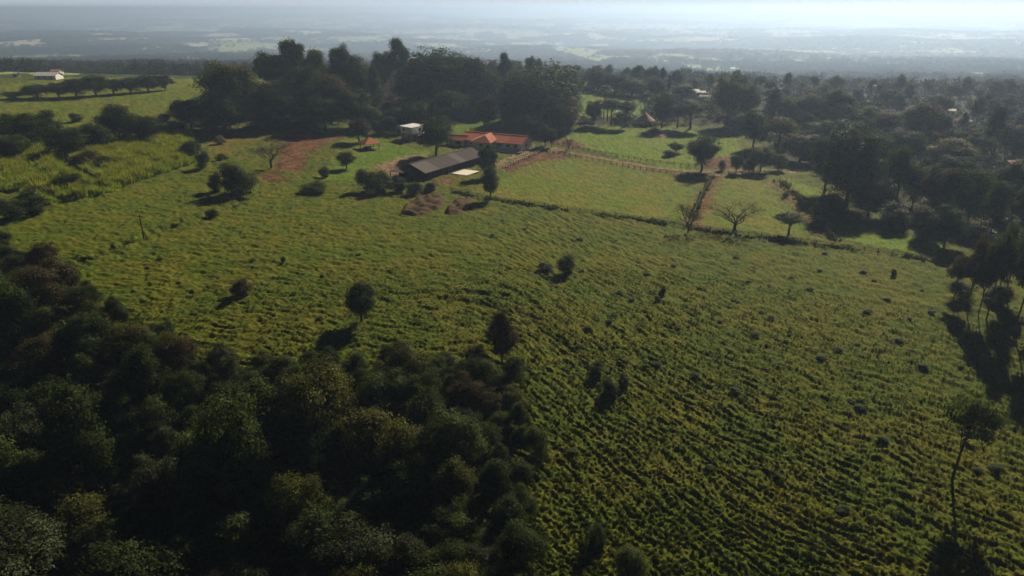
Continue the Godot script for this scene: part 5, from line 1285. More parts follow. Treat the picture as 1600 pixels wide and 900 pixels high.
# leaves on the outside of a puff, more of them on top
func puff(s: Shape, centre: Vector3, r: Vector3, leaves: int, size: float, shade: float) -> void:
	var v := Vector3.UP
	var spray := centre
	var tone := 1.0
	for k in leaves:
		if k % 26 == 0:
			v = Vector3(rng.randfn(), rng.randfn() + 0.3, rng.randfn()).normalized()
			spray = centre + v * r * rng.randf_range(0.62, 1.1)
			tone = rng.randf_range(0.55, 1.45)
		var p := spray + Vector3(rng.randfn(), rng.randfn() * 0.6, rng.randfn()) * size * 2.0
		var n := (v + Vector3(0, 0.4, 0) + 0.38 * Vector3(rng.randfn(), rng.randfn(), rng.randfn())).normalized()
		var j := shade * tone * rng.randf_range(0.75, 1.25)
		var warm := rng.randf_range(-0.12, 0.16)
		leaf(s, p, n, size, Color(j * (1.0 + warm), j, j * (1.0 - warm)) * 0.52)

func limb(s: Shape, a: Vector3, b: Vector3, ra: float, rb: float) -> void:
	var m := a.lerp(b, 0.5) + Vector3(rng.randfn(), rng.randfn() * 0.3, rng.randfn()) * a.distance_to(b) * 0.06
	s.tube(a, m, ra, (ra + rb) * 0.5, 5)
	s.tube(m, b, (ra + rb) * 0.5, rb, 5)

# a leafy tree 10 m tall and 8 m wide: how = {low, puffs, leaves, size, flat ...}
func grow(how: Dictionary) -> Dictionary:
	var crown := Shape.new()
	var trunk := Shape.new()
	var low: float = how.low
	var mid := (10.0 + low) * 0.5
	var half := (10.0 - low) * 0.5
	var centres := []
	var n: int = how.puffs
	var big: float = how.get("big", 0.34)
	for k in n:
		var v := Vector3(rng.randfn(), rng.randfn() + float(how.get("lift", 0.25)), rng.randfn()).normalized()
		if how.get("flat", false):
			v.y = absf(v.y) * 0.8 - 0.1
		var reach := rng.randf_range(0.40, 0.86)
		var size := big * rng.randf_range(0.65, 1.25)
		var c := Vector3(v.x * 4.0 * reach, mid + v.y * half * reach, v.z * 4.0 * reach)
		if how.get("cone", 0.0) > 0.0:
			var up := clampf((c.y - low) / (10.0 - low), 0.0, 1.0)
			var narrow: float = lerpf(1.0, 0.25, up * how.cone)
			c.x *= narrow
			c.z *= narrow
			size *= lerpf(1.0, 0.6, up)
		c.x += float(how.get("lean", 0.0))
		centres.append(c)
		puff(crown, c, Vector3(4.0 * size, half * size * how.get("squash", 0.8), 4.0 * size), int(how.leaves / n), how.size, rng.randf_range(0.72, 1.25))
	# a thin inner fill, so that the crown is not hollow
	puff(crown, Vector3(how.get("lean", 0.0), mid, 0), Vector3(2.2, half * 0.6, 2.2), int(how.leaves * 0.08), how.size * 1.5, 0.7)
	var top := Vector3(how.get("lean", 0.0), mid, 0.0)
	var thick: float = how.get("trunk", 0.26)
	var was := Vector3(0, -0.6, 0)
	for k in 4:
		var f := (k + 1) / 4.0
		var next := Vector3(how.get("lean", 0.0) * f * f + rng.randfn() * 0.06, -0.6 + (top.y + 0.6) * f, rng.randfn() * 0.06)
		trunk.tube(was, next, thick * (1.15 - 0.16 * k), thick * (0.99 - 0.16 * k), 7)
		was = next
	for k in mini(n, 9):
		limb(trunk, Vector3(0, lerpf(low * 0.8, mid, rng.randf()), 0), centres[k], thick * 0.4, thick * 0.1)
	return {"crown": crown.made(), "trunk": trunk.made()}

func branch(s: Shape, a: Vector3, way: Vector3, length: float, r: float, level: int) -> void:
	var b := a + way * length
	s.tube(a, b, r, r * 0.62, 5 if level > 2 else 3)
	if level == 0:
		return
	var n := 3 if level > 1 else 4
	for k in n:
		var w := (way + Vector3(rng.randfn(), rng.randfn() * 0.5 + 0.22, rng.randfn()) * 0.62).normalized()
		branch(s, a.lerp(b, rng.randf_range(0.6, 1.0)), w, length * rng.randf_range(0.55, 0.85), r * 0.58, level - 1)

func bare() -> Dictionary:
	var trunk := Shape.new()
	var twigs := Shape.new()
	trunk.tube(Vector3(0, -0.5, 0), Vector3(0.1, 2.6, 0), 0.3, 0.22, 7)
	for k in 6:
		var a := TAU * k / 6.0 + rng.randf() * 0.6
		var w := Vector3(cos(a) * 0.75, rng.randf_range(0.7, 1.3), sin(a) * 0.75).normalized()
		branch(twigs, Vector3(0.1, rng.randf_range(1.8, 2.6), 0), w, rng.randf_range(2.2, 3.0), 0.14, 5)
	return {"crown": twigs.made(), "trunk": trunk.made()}

func frond_mesh() -> ArrayMesh:
	var s := Shape.new()
	var was := Vector3.ZERO
	for k in 8:
		var f := (k + 1) / 8.0
		var p := Vector3(3.0 * f, 1.2 * f - 2.4 * f * f, 0)
		s.tube(was, p, 0.05, 0.04, 3)
		for z in [-1.0, 1.0]:
			var l := 1.0 * sin(PI * (0.15 + 0.8 * f))
			s.tri(was, p, (was + p) * 0.5 + Vector3(0.3, -0.45 * l, z * l * 0.75), Color(1, 1, 1) * 0.6)
		was = p
	return s.made()

func make_kinds() -> void:
	kinds.round = []
	kinds.dome = []
	kinds.oval = []
	kinds.lobed = []
	kinds.umbrella = []
	kinds.tall = []
	kinds.bare = []
	kinds.shrub = []
	for k in 3:
		kinds.round.append(grow({"low": 0.9 + 0.5 * k, "puffs": 34, "leaves": 17000, "size": 0.2, "big": 0.3}))
		kinds.dome.append(grow({"low": 0.2 + 0.4 * k, "puffs": 44, "leaves": 19000, "size": 0.19, "lift": 0.4, "big": 0.27}))
	for k in 2:
		kinds.oval.append(grow({"low": 0.4, "puffs": 34, "leaves": 15000, "size": 0.2, "cone": 0.5, "big": 0.3}))
		kinds.lobed.append(grow({"low": 0.2, "puffs": 22, "leaves": 16000, "size": 0.19, "big": 0.36}))
		kinds.umbrella.append(grow({"low": 3.6, "puffs": 30, "leaves": 16000, "size": 0.18, "flat": true, "squash": 0.6, "big": 0.3, "trunk": 0.3}))
		kinds.tall.append(grow({"low": 2.8 + k, "puffs": 30, "leaves": 15000, "size": 0.19, "big": 0.27, "squash": 0.7, "trunk": 0.2, "lean": 0.6}))
		kinds.bare.append(bare())
	for k in 3:
		kinds.shrub.append(grow({"low": -1.5, "puffs": 22, "leaves": 12000, "size": 0.24, "lift": 0.6, "big": 0.36, "trunk": 0.12}))
	kinds.lone = [grow({"low": 4.8, "puffs": 20, "leaves": 5200, "size": 0.26, "big": 0.21, "squash": 0.8, "trunk": 0.24, "lean": 1.2})]
	kinds.conifer = [grow({"low": 0.5, "puffs": 40, "leaves": 15000, "size": 0.19, "cone": 1.0, "big": 0.3, "squash": 0.45})]
	kinds.cypress = [grow({"low": 0.3, "puffs": 36, "leaves": 12000, "size": 0.24, "cone": 1.0, "big": 0.34})]
	kinds.araucaria = [grow({"low": 0.6, "puffs": 38, "leaves": 18000, "size": 0.19, "squash": 0.38, "big": 0.34})]
	# bamboo: bunches of arching plumes
	var crown := Shape.new()
	var stems := Shape.new()
	for k in 90:
		var a := rng.randf() * TAU
		var r := 2.6 * sqrt(rng.randf())
		var foot := Vector3(cos(a) * r, -0.3, sin(a) * r)
		var tip := Vector3(cos(a) * (r * 1.25 + 0.6), rng.randf_range(6.5, 10.0) - r * 0.8, sin(a) * (r * 1.25 + 0.6))
		if k % 3 == 0:
			stems.tube(foot, tip, 0.09, 0.03, 4)
		for i in 190:
			var f := pow(rng.randf(), 0.7)
			var p := foot.lerp(tip, f) + Vector3(rng.randfn(), rng.randfn() * 0.6, rng.randfn()) * 0.42
			leaf(crown, p, Vector3(rng.randfn() * 0.7 + cos(a) * 0.5, 1.0, rng.randfn() * 0.7 + sin(a) * 0.5).normalized(), 0.24, Color(1, 1, 1) * rng.randf_range(0.4, 0.8))
	kinds.bamboo = [{"crown": crown.made(), "trunk": stems.made()}]
	tints.dark = leafy(0.070, 0.105, 0.028)
	tints.mid = leafy(0.105, 0.150, 0.036)
	tints.olive = leafy(0.145, 0.160, 0.034)
	tints.yellow = leafy(0.176, 0.184, 0.036)
	tints.brown = leafy(0.104, 0.088, 0.040)
	tints.violet = leafy(0.152, 0.120, 0.120)
	tints.grey = leafy(0.088, 0.108, 0.050)
	tints.palm = leafy(0.104, 0.136, 0.040)
	tints.bark = paint(0.14, 0.11, 0.08)

func make_trees() -> void:
	var bark := paint(0.075, 0.06, 0.045, 0.95)
	var frond := frond_mesh()
	var palm_trunk := Shape.new()
	palm_trunk.tube(Vector3(0, -0.5, 0), Vector3(0.1, 5, 0), 0.25, 0.19, 8)
	palm_trunk.tube(Vector3(0.1, 5, 0), Vector3(0, 10, 0), 0.19, 0.15, 8)
	var stalk := palm_trunk.made()
	var called := {"round": "broadleaf_tree", "dome": "domed_tree", "oval": "oval_tree", "lobed": "vine_covered_tree", "umbrella": "flat_topped_tree", "tall": "slender_tree", "lone": "slender_tree", "bare": "leafless_tree", "shrub": "shrub", "conifer": "conifer_tree", "cypress": "cypress_tree", "araucaria": "layered_tree", "bamboo": "bamboo_clump", "palm": "palm_tree"}
	var n := 0
	for t in trees:
		n += 1
		var kind: String = t[0]
		var spot := at(t[1], t[2])
		var category := "shrub" if kind == "shrub" else ("bamboo" if kind == "bamboo" else ("palm" if kind == "palm" else "tree"))
		var o := thing(called[kind], t[6], category, spot, 0.1 if kind == "lone" else rng.randf() * TAU, t[7])
		if kind == "palm":
			part("trunk", stalk, bark, o).scale = Vector3(1, (t[3] - 1.2) / 10.0, 1)
			for k in 13:
				var f := part("frond", frond, tints.palm, o, Vector3(0, t[3] - 1.3, 0), Vector3(0, TAU * k / 13.0 + rng.randf() * 0.3, rng.randf_range(-0.25, 0.55)))
				f.scale = Vector3.ONE * (t[4] / 5.6)
			continue
		var pick: Dictionary = kinds[kind][n % kinds[kind].size()]
		o.scale = Vector3(t[4] / 8.4, t[3] / 10.0, t[4] / 8.4)
		part("trunk", pick.trunk, bark, o)
		part("branches" if kind == "bare" else "crown", pick.crown, tints[t[5]], o)

	# weeds dotted over the pasture
	for w in weeds:
		var o := thing("weed_clump", w[3], "weed", at(w[0], w[1], 0.1), rng.randf() * TAU, "weed clumps dotted over the pasture")
		n += 1
		var pick: Dictionary = kinds.shrub[n % 3]
		o.scale = Vector3(w[2] / 6.4, w[2] / 19.0, w[2] / 6.4)
		part("stems", pick.trunk, bark, o)
		part("foliage", pick.crown, tints.mid, o)

# valley woods: nearest trees one by one, the rest as one mass
func make_valley() -> void:
	var s := Shape.new()
	for k in 9:
		var v := Vector3(rng.randfn(), absf(rng.randfn()) * 0.8, rng.randfn()).normalized()
		puff(s, Vector3(v.x * 2.4, 4.5 + v.y * 2.6, v.z * 2.4), Vector3(1.9, 1.8, 1.9), 26, 0.85, rng.randf_range(0.75, 1.2))
	puff(s, Vector3(0, 3.4, 0), Vector3(3.2, 3.0, 3.2), 50, 1.2, 0.7)
	s.tube(Vector3(0, -0.6, 0), Vector3(0, 4, 0), 0.35, 0.2, 5, Color(0.5, 0.45, 0.4))
	var far_tree := s.made()
	var singles := []
	var spots := []
	for band in [[470.0, 2400.0, 10.0, 1.1], [2400.0, 7000.0, 25.0, 2.6], [7000.0, 16000.0, 66.0, 6.5]]:
		var d: float = band[0]
		var step: float = band[2]
		while d < band[1]:
			var x := -0.82 * d
			while x < 0.82 * d:
				var px := x + rng.randf_range(-0.5, 0.5) * step
				var pd := d + rng.randf_range(-0.5, 0.5) * step
				x += step
				if pd < 560.0 + 0.2 * maxf(0.0, -px) - 0.35 * clampf(px, 0.0, 300.0) + 30.0:
					continue
				if pd > 575.0 and field_at(px, pd) >= 0:
					if rng.randf() > 0.035:
						continue
				var n := n_wood.get_noise_2d(px, pd)
				if n < -0.22 and rng.randf() < 0.75:
					continue
				var w: float = band[3] * rng.randf_range(0.7, 1.25)
				var h := rng.randf_range(0.6, 1.25) * (1.0 + 0.5 * n) * (1.0 if band[3] < 3.0 else 1.7) * (1.15 if band[3] > 2.0 else 1.0)
				var j := rng.randf_range(0.7, 1.25)
				var c := Color(0.075 * j, 0.11 * j, 0.036 * j).lerp(Color(0.11, 0.10, 0.05), clampf(n * 0.8 + rng.randf() * 0.3, 0.0, 0.7))
				spots.append([at(px, pd), w, h, c])
			d += step
	var under := []
	for k in 6000:
		var x := rng.randf_range(-150.0, 370.0)
		var d := rng.randf_range(130.0, 590.0)
		if (zone(x, d) == 8 or d > 585.0) and n_wood.get_noise_2d(x * 6.0, d * 6.0) > -0.45 and absf(x) < 0.8 * d:
			var j := rng.randf_range(0.7, 1.25)
			under.append([at(x, d, -0.4), rng.randf_range(0.35, 0.8), rng.randf_range(0.2, 0.62), Color(0.08 * j, 0.11 * j, 0.036 * j).lerp(Color(0.11, 0.10, 0.05), rng.randf() * 0.7)])
	scatter("undergrowth", "dense undergrowth and saplings filling the woods around the farm", "undergrowth", far_tree, leafy(1, 1, 1, 0.4), under)
	print("valley trees ", spots.size())
	scatter("valley_woodland", "hazy blue-green woodland covering the valley to the horizon", "woodland", far_tree, leafy(1, 1, 1, 0.3), spots)

# ---------------------------------------------------------------- fences and poles
func make_fence(label: String, list: Array, gap: float, mat: Material) -> void:
	var o := thing("paddock_fence", label, "fence", at(list[0][0], list[0][1]), 0.0, "post and rail fences of the paddocks")
	var post := box(0.16, 1.6, 0.16)
	var rails := []
	for k in list.size() - 1:
		var a := Vector2(list[k][0], list[k][1])
		var b := Vector2(list[k + 1][0], list[k + 1][1])
		var n := maxi(1, int(round(a.distance_to(b) / gap)))
		for i in n:
			var p := a.lerp(b, float(i) / n)
			var q := a.lerp(b, float(i + 1) / n)
			var here := at(p.x, p.y) - o.position
			var there := at(q.x, q.y) - o.position
			var tilt := Vector3(rng.randfn() * 0.03, rng.randf() * TAU, rng.randfn() * 0.03)
			part("post", post, mat, o, here + Vector3(0, 0.65, 0), tilt)
			rails.append([here, there])
	for h in [0.5, 0.85, 1.2]:
		var s := Shape.new()
		for r in rails:
			s.tube(r[0] + Vector3(0, h, 0), r[1] + Vector3(0, h, 0), 0.045, 0.045, 4)
		part("rail", s.made(), mat, o)

# ---------------------------------------------------------------- buildings
# walls of a gabled block as one closed shape: length along x, width along z, gables at the ends
func gabled_walls(l: float, w: float, h: float, rise: float) -> ArrayMesh:
	var s := Shape.new()
	var x := l / 2
	var z := w / 2
	for e in [-1.0, 1.0]:
		s.quad(Vector3(-x, -0.5, e * z), Vector3(x, -0.5, e * z), Vector3(x, h, e * z), Vector3(-x, h, e * z))
		s.quad(Vector3(e * x, -0.5, -z), Vector3(e * x, -0.5, z), Vector3(e * x, h, z), Vector3(e * x, h, -z))
		s.tri(Vector3(e * x, h, -z), Vector3(e * x, h, z), Vector3(e * x, h + rise, 0))
	return s.made()

# one sheet of a sloping roof from x0 to x1, from the ridge to the eave on side e
func roof_sheet(x0: float, x1: float, w: float, h: float, rise: float, e: float, over := 0.5) -> ArrayMesh:
	var s := Shape.new()
	var z := (w / 2 + over) * e
	var y := h - rise * over / (w / 2)
	s.slab(Vector3(x0, h + rise + 0.06, 0), Vector3(x1, h + rise + 0.06, 0), Vector3(x1, y + 0.06, z), Vector3(x0, y + 0.06, z), Vector3(0, 0.1, 0))
	return s.made()

func mottled(a: Color, b: Color, scale: float, rough := 0.85) -> StandardMaterial3D:
	var m := StandardMaterial3D.new()
	var n := FastNoiseLite.new()
	n.seed = 11
	n.frequency = 0.02
	n.fractal_octaves = 5
	var g := Gradient.new()
	g.set_color(0, a.linear_to_srgb())
	g.set_color(1, b.linear_to_srgb())
	var t := NoiseTexture2D.new()
	t.width = 256
	t.height = 256
	t.seamless = true
	t.noise = n
	t.color_ramp = g
	m.albedo_texture = t
	m.uv1_triplanar = true
	m.uv1_scale = Vector3.ONE * scale
	m.roughness = rough
	m.metallic_specular = 0.12
	return m

func turn_of(ax: float, ad: float) -> float:     # turn that lays local x along (ax, ad)
	return atan2(ad, ax)

func window_on(o: Node3D, p: Vector3, w: float, h: float, turn: float, frame: Material, glass: Material) -> void:
	var win := part("window", box(w + 0.16, h + 0.16, 0.08), frame, o, p, Vector3(0, turn, 0))
	part("pane", box(w, h, 0.04), glass, win, Vector3(0, 0, 0.04))

func make_buildings() -> void:
	var white := mottled(Color(0.84, 0.83, 0.81), Color(0.72, 0.71, 0.69), 0.2)
	var beige := mottled(Color(0.55, 0.5, 0.42), Color(0.42, 0.38, 0.32), 0.2)
	var dark_wood := mottled(Color(0.05, 0.035, 0.03), Color(0.025, 0.018, 0.016), 0.3)
	var tile := mottled(Color(0.42, 0.14, 0.075), Color(0.30, 0.095, 0.052), 0.5)
	var tile_pale := mottled(Color(0.48, 0.19, 0.105), Color(0.37, 0.13, 0.072), 0.5)
	var grey_sheet := mottled(Color(0.085, 0.072, 0.07), Color(0.05, 0.043, 0.042), 0.35, 0.9)
	var pale_sheet := mottled(Color(0.13, 0.115, 0.105), Color(0.085, 0.075, 0.07), 0.35, 0.9)
	var zinc := mottled(Color(0.62, 0.63, 0.63), Color(0.5, 0.5, 0.5), 0.3, 0.5)
	var glass := paint(0.02, 0.022, 0.025, 0.15)
	var frame := paint(0.35, 0.28, 0.2)
	var door := paint(0.12, 0.07, 0.04)
	var concrete := mottled(Color(0.62, 0.58, 0.48), Color(0.5, 0.46, 0.38), 0.3)

	# long barn
	var o := thing("barn", "long low barn with dark grey sheet roof and dark open side", "barn", at(-23.5, 245.8), turn_of(0.51, 0.86))
	part("wall", gabled_walls(33.7, 10.6, 2.7, 2.0), dark_wood, o)
	for k in 9:
		var x0 := -17.6 + k * 3.92
		for e in [-1.0, 1.0]:
			part("roof_sheet", roof_sheet(x0, x0 + 3.9, 10.6, 2.7, 2.0, e, 0.9), pale_sheet if (k == 0 or k == 1 or k == 5) else grey_sheet, o)
	part("ridge_cap", box(35.2, 0.12, 0.5), pale_sheet, o, Vector3(0, 4.9, 0))
	for k in 10:
		part("post", box(0.2, 2.8, 0.2), dark_wood, o, Vector3(-16.5 + k * 3.66, 1.2, 6.0))
	part("door", box(0.1, 2.2, 2.4), door, o, Vector3(-16.9, 1.1, 0))
	var ls := Shape.new()
	ls.slab(Vector3(-21.5, 2.6, -5.2), Vector3(-16.9, 3.0, -5.2), Vector3(-16.9, 3.0, 0.5), Vector3(-21.5, 2.6, 0.5), Vector3(0, 0.1, 0))
	part("lean_to_roof", ls.made(), grey_sheet, o)
	for z in [-5.0, 0.3]:
		part("post", box(0.2, 3.0, 0.2), dark_wood, o, Vector3(-21.3, 1.2, z))
	for k in 4:
		part("pen_board", box(5.0, 0.18, 0.06), dark_wood, o, Vector3(-19.4, 0.5 + k * 0.4, 5.0))

	# concrete slab
	o = thing("concrete_slab", "pale concrete slab on the ground in front of the barn", "slab", at(-15.4, 239.8), turn_of(0.51, 0.86))
	part("slab", box(7.6, 0.3, 6.2), concrete, o, Vector3(0, 0.32, 0))
	part("kerb", box(7.6, 0.2, 0.3), beige, o, Vector3(0, 0.52, -2.9))

	# house with red tiled roof: long block with a hipped wing to the front
	var turn := turn_of(0.9, -0.44)
	o = thing("farmhouse", "white farmhouse with bright red tiled L-shaped roof by the track", "house", at(-6.1, 285.5), turn)
	part("wall", gabled_walls(26.0, 9.4, 2.9, 2.0), white, o)
	for k in 4:
		var x0 := -13.7 + k * 6.85
		for e in [-1.0, 1.0]:
			part("roof_slope", roof_sheet(x0, x0 + 6.83, 9.4, 2.9, 2.0, e, 0.8), tile if k % 2 else tile_pale, o)
	part("ridge_tiles", box(27.2, 0.16, 0.4), tile_pale, o, Vector3(0, 5.06, 0))
	var ws := Shape.new()
	ws.quad(Vector3(-6, -0.5, 8.4), Vector3(1.6, -0.5, 8.4), Vector3(1.6, 2.86, 8.4), Vector3(-6, 2.86, 8.4))
	ws.quad(Vector3(-6, -0.5, 4.6), Vector3(-6, -0.5, 8.4), Vector3(-6, 2.86, 8.4), Vector3(-6, 2.86, 4.6))
	ws.quad(Vector3(1.6, -0.5, 4.6), Vector3(1.6, -0.5, 8.4), Vector3(1.6, 2.86, 8.4), Vector3(1.6, 2.86, 4.6))
	part("wing_wall", ws.made(), white, o)
	for face in [[Vector3(-6.8, 2.7, 9.2), Vector3(2.4, 2.7, 9.2), Vector3(-2.2, 4.9, 5.2), Vector3(-2.2, 4.9, 5.1)], [Vector3(2.4, 2.7, 9.2), Vector3(2.4, 3.4, 4.0), Vector3(-2.2, 5.3, 0.2), Vector3(-2.2, 4.9, 5.2)], [Vector3(-6.8, 2.7, 9.2), Vector3(-6.8, 3.4, 4.0), Vector3(-2.2, 5.3, 0.2), Vector3(-2.2, 4.9, 5.2)]]:
		var f := Shape.new()
		f.slab(face[0], face[1], face[2], face[3], Vector3(0, 0.14, 0))
		part("hip_slope", f.made(), tile_pale, o)
	for x in [4.2, 7.4, 10.6]:
		window_on(o, Vector3(x, 1.7, 4.72), 1.2, 1.0, 0.0, frame, glass)
	for x in [-11.4, -8.6]:
		window_on(o, Vector3(x, 1.7, 4.72), 1.2, 1.0, 0.0, frame, glass)
	window_on(o, Vector3(-2.2, 1.7, 8.42), 1.4, 1.0, 0.0, frame, glass)
	var dr := part("door", box(1.0, 2.1, 0.08), door, o, Vector3(2.9, 1.05, 4.74))
	part("handle", box(0.1, 0.1, 0.1), frame, dr, Vector3(0.35, 0.0, 0.06))
	window_on(o, Vector3(13.02, 1.7, 0.5), 1.1, 1.0, PI / 2, frame, glass)
	part("terrace", box(12.0, 0.3, 4.0), beige, o, Vector3(7.6, 0.05, 6.7))

	# two-storey white building with its lower annex
	turn = turn_of(0.73, -0.68)
	o = thing("two_storey_building", "two-storey white building with pale metal roof beside the dark layered tree", "building", at(-40.2, 299.0), turn)
	part("upper_wall", box(7.0, 2.6, 6.6), white, o, Vector3(0, 3.8, 0))
	part("lower_wall", box(6.9, 3.0, 6.5), beige, o, Vector3(0, 1.0, 0))
	part("roof", box(7.6, 0.16, 7.2), zinc, o, Vector3(0, 5.25, 0), Vector3(0.05, 0, 0))
	window_on(o, Vector3(-1.6, 3.9, 3.32), 1.1, 1.0, 0.0, frame, glass)
	window_on(o, Vector3(3.52, 3.9, -0.8), 1.1, 1.0, PI / 2, frame, glass)
	part("door", box(1.1, 2.1, 0.1), door, o, Vector3(1.6, 1.05, 3.28))
	o = thing("annex", "low annex with white roof at the two-storey building's side", "building", at(-34.6, 295.2), turn)
	part("wall", box(5.6, 3.0, 5.4), beige, o, Vector3(0, 1.0, 0))
	part("roof", box(6.4, 0.16, 6.0), zinc, o, Vector3(0, 2.66, 0), Vector3(0.09, 0, 0))
	window_on(o, Vector3(-1.2, 1.5, 2.72), 1.0, 0.9, 0.0, frame, glass)
	part("door", box(1.0, 2.0, 0.1), door, o, Vector3(1.2, 1.0, 2.72))

	# red roofed shed
	o = thing("shed", "small shed with red tiled roof between dark tree and farmhouse", "shed", at(-21.4, 288.0), turn_of(0.95, -0.3))
	part("wall", gabled_walls(7.6, 5.4, 2.5, 1.3), beige, o)
	for e in [-1.0, 1.0]:
		part("roof_slope", roof_sheet(-4.4, 4.4, 5.4, 2.5, 1.3, e, 0.6), tile, o)
	part("ridge_tiles", box(8.9, 0.14, 0.36), tile_pale, o, Vector3(0, 3.95, 0))
	part("door", box(2.2, 2.0, 0.1), door, o, Vector3(1.4, 1.0, 2.74))
	window_on(o, Vector3(-2.0, 1.5, 2.74), 0.9, 0.8, 0.0, frame, glass)

	# gazebo
	o = thing("gazebo", "open gazebo with red pyramid roof on the lawn", "gazebo", at(-54.2, 279.6), 0.6)
	for f in [[-1, -1], [1, -1], [1, 1], [-1, 1]]:
		part("post", box(0.22, 2.6, 0.22), dark_wood, o, Vector3(f[0] * 2.6, 1.1, f[1] * 2.6))
	for k in 4:
		var s := Shape.new()
		var b := Basis(Vector3.UP, k * PI / 2)
		s.slab(b * Vector3(-3.5, 2.1, 3.5), b * Vector3(3.5, 2.1, 3.5), b * Vector3(0.05, 4.2, 0.05), b * Vector3(-0.05, 4.2, 0.05), Vector3(0, 0.12, 0))
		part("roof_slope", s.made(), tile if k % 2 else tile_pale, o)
	part("bench", box(3.4, 0.45, 0.5), dark_wood, o, Vector3(0, 0.25, -2.2))

	# cottage among the trees
	o = thing("cottage", "small white cottage with red roof half hidden under the trees", "house", at(-7.6, 349.0), turn_of(0.8, -0.6))
	part("wall", gabled_walls(5.6, 4.6, 2.6, 1.6), white, o)
	for e in [-1.0, 1.0]:
		part("roof_slope", roof_sheet(-3.2, 3.2, 4.6, 2.6, 1.6, e), tile, o)
	part("door", box(0.9, 2.0, 0.1), door, o, Vector3(0.8, 1.0, 2.34))
	window_on(o, Vector3(-1.4, 1.5, 2.34), 0.8, 0.8, 0.0, frame, glass)

	# thatched round hut
	o = thing("thatched_hut", "round hut with pale conical thatched roof beyond the upper paddock", "hut", at(59.2, 331.0))
	var wall := CylinderMesh.new()
	wall.top_radius = 3.4
	wall.bottom_radius = 3.4
	wall.height = 2.6
	wall.radial_segments = 20
	part("wall", wall, beige, o, Vector3(0, 1.1, 0))
	var thatch := mottled(Color(0.42, 0.33, 0.26), Color(0.26, 0.19, 0.14), 0.6)
	var cone := CylinderMesh.new()
	cone.top_radius = 0.25
	cone.bottom_radius = 4.4
	cone.height = 3.2
	cone.radial_segments = 24
	part("roof", cone, thatch, o, Vector3(0, 3.7, 0))
	part("door", box(1.0, 2.0, 0.1), door, o, Vector3(0.4, 0.9, 3.42))
	o = thing("clipped_hedge", "dark clipped hedge in front of the thatched hut", "hedge", at(58.6, 326.0))
	var hs := Shape.new()
	for k in 9:
		puff(hs, Vector3(-5.2 + k * 1.3, 0.8, rng.randfn() * 0.2), Vector3(1.1, 1.3, 1.0), 420, 0.17, rng.randf_range(0.8, 1.2))
	part("foliage", hs.made(), tints.dark, o)

	# blue tank
	o = thing("water_tank", "pale blue rounded tank on the grass beside the two-storey building", "tank", at(-47.5, 316.0), 0.3)
	var tank := CapsuleMesh.new()
	tank.radius = 1.0
	tank.height = 4.2
	part("shell", tank, paint(0.42, 0.5, 0.58, 0.5), o, Vector3(0, 1.3, 0), Vector3(0, 0, PI / 2))
	for x in [-1.1, 1.1]:
		part("cradle", box(0.3, 0.8, 1.6), beige, o, Vector3(x, 0.2, 0))

	# water tower far off
	o = thing("water_tower", "thin white water tower beside the pinkish tile-roofed building", "tower", at(198.0, 412.0))
	var col := Shape.new()
	col.tube(Vector3(0, -1, 0), Vector3(0, 8.5, 0), 0.5, 0.4, 10)
	part("column", col.made(), white, o)
	var cup := Shape.new()
	cup.tube(Vector3(0, 8.4, 0), Vector3(0, 10.6, 0), 1.0, 1.0, 12)
	cup.tube(Vector3(0, 10.6, 0), Vector3(0, 11.0, 0), 1.0, 0.1, 12)
	part("tank", cup.made(), white, o)

	# utility pole on the ditch line
	o = thing("utility_pole", "thin wooden pole standing on the ditch line across the pasture", "pole", at(ditch_line[2][0], ditch_line[2][1]))
	var pole := Shape.new()
	pole.tube(Vector3(0, -0.6, 0), Vector3(0, 5.6, 0), 0.14, 0.1, 7)
	part("shaft", pole.made(), dark_wood, o)
	part("crossarm", box(1.1, 0.12, 0.12), dark_wood, o, Vector3(0, 5.2, 0))

	# heaps of earth in front of the barn
	var heap := mottled(Color(0.085, 0.036, 0.022), Color(0.045, 0.046, 0.016), 0.3)
	for m in [[mound_large, "larger heap of dark red earth in the pasture before the barn"], [mound_small, "smaller heap of dark red earth beside the paddock corner tree"]]:
		var p := poly(m[0])
		var mid := Vector2.ZERO
		for q in p:
			mid += q / p.size()
		o = thing("earth_heap", m[1], "heap", at(mid.x, mid.y))
		var s := Shape.new()
		var grid := {}
		var lo := p[0]
		var hi := p[0]
		for q in p:
			lo = lo.min(q)
			hi = hi.max(q)
		var step := 0.45
		var nx := int((hi.x - lo.x) / step) + 2
		var nd := int((hi.y - lo.y) / step) + 2
		for j in nd + 1:
			for i in nx + 1:
				var q := lo + Vector2(i - 0.5, j - 0.5) * step
				var deep := -1.0
				if Geometry2D.is_point_in_polygon(q, p):
					deep = 99.0
					for k in p.size():
						deep = minf(deep, q.distance_to(Geometry2D.get_closest_point_to_segment(q, p[k], p[(k + 1) % p.size()])))
				var up := -0.6 if deep < 0.0 else (1.0 * ss(0.0, 1.8, deep) + 0.5 * n_fine.get_noise_2d(q.x * 0.35, q.y * 0.35) * ss(0.0, 1.5, deep) + 0.16 * n_fine.get_noise_2d(q.x * 1.8, q.y * 1.8))
				grid[Vector2i(i, j)] = at(q.x, q.y, up) - o.position
		for j in nd:
			for i in nx:
				s.quad(grid[Vector2i(i, j)], grid[Vector2i(i + 1, j)], grid[Vector2i(i + 1, j + 1)], grid[Vector2i(i, j + 1)])
		var smooth := SurfaceTool.new()
		smooth.create_from(s.made(), 0)
		smooth.index()
		smooth.generate_normals()
		part("soil", smooth.commit(), heap, o)
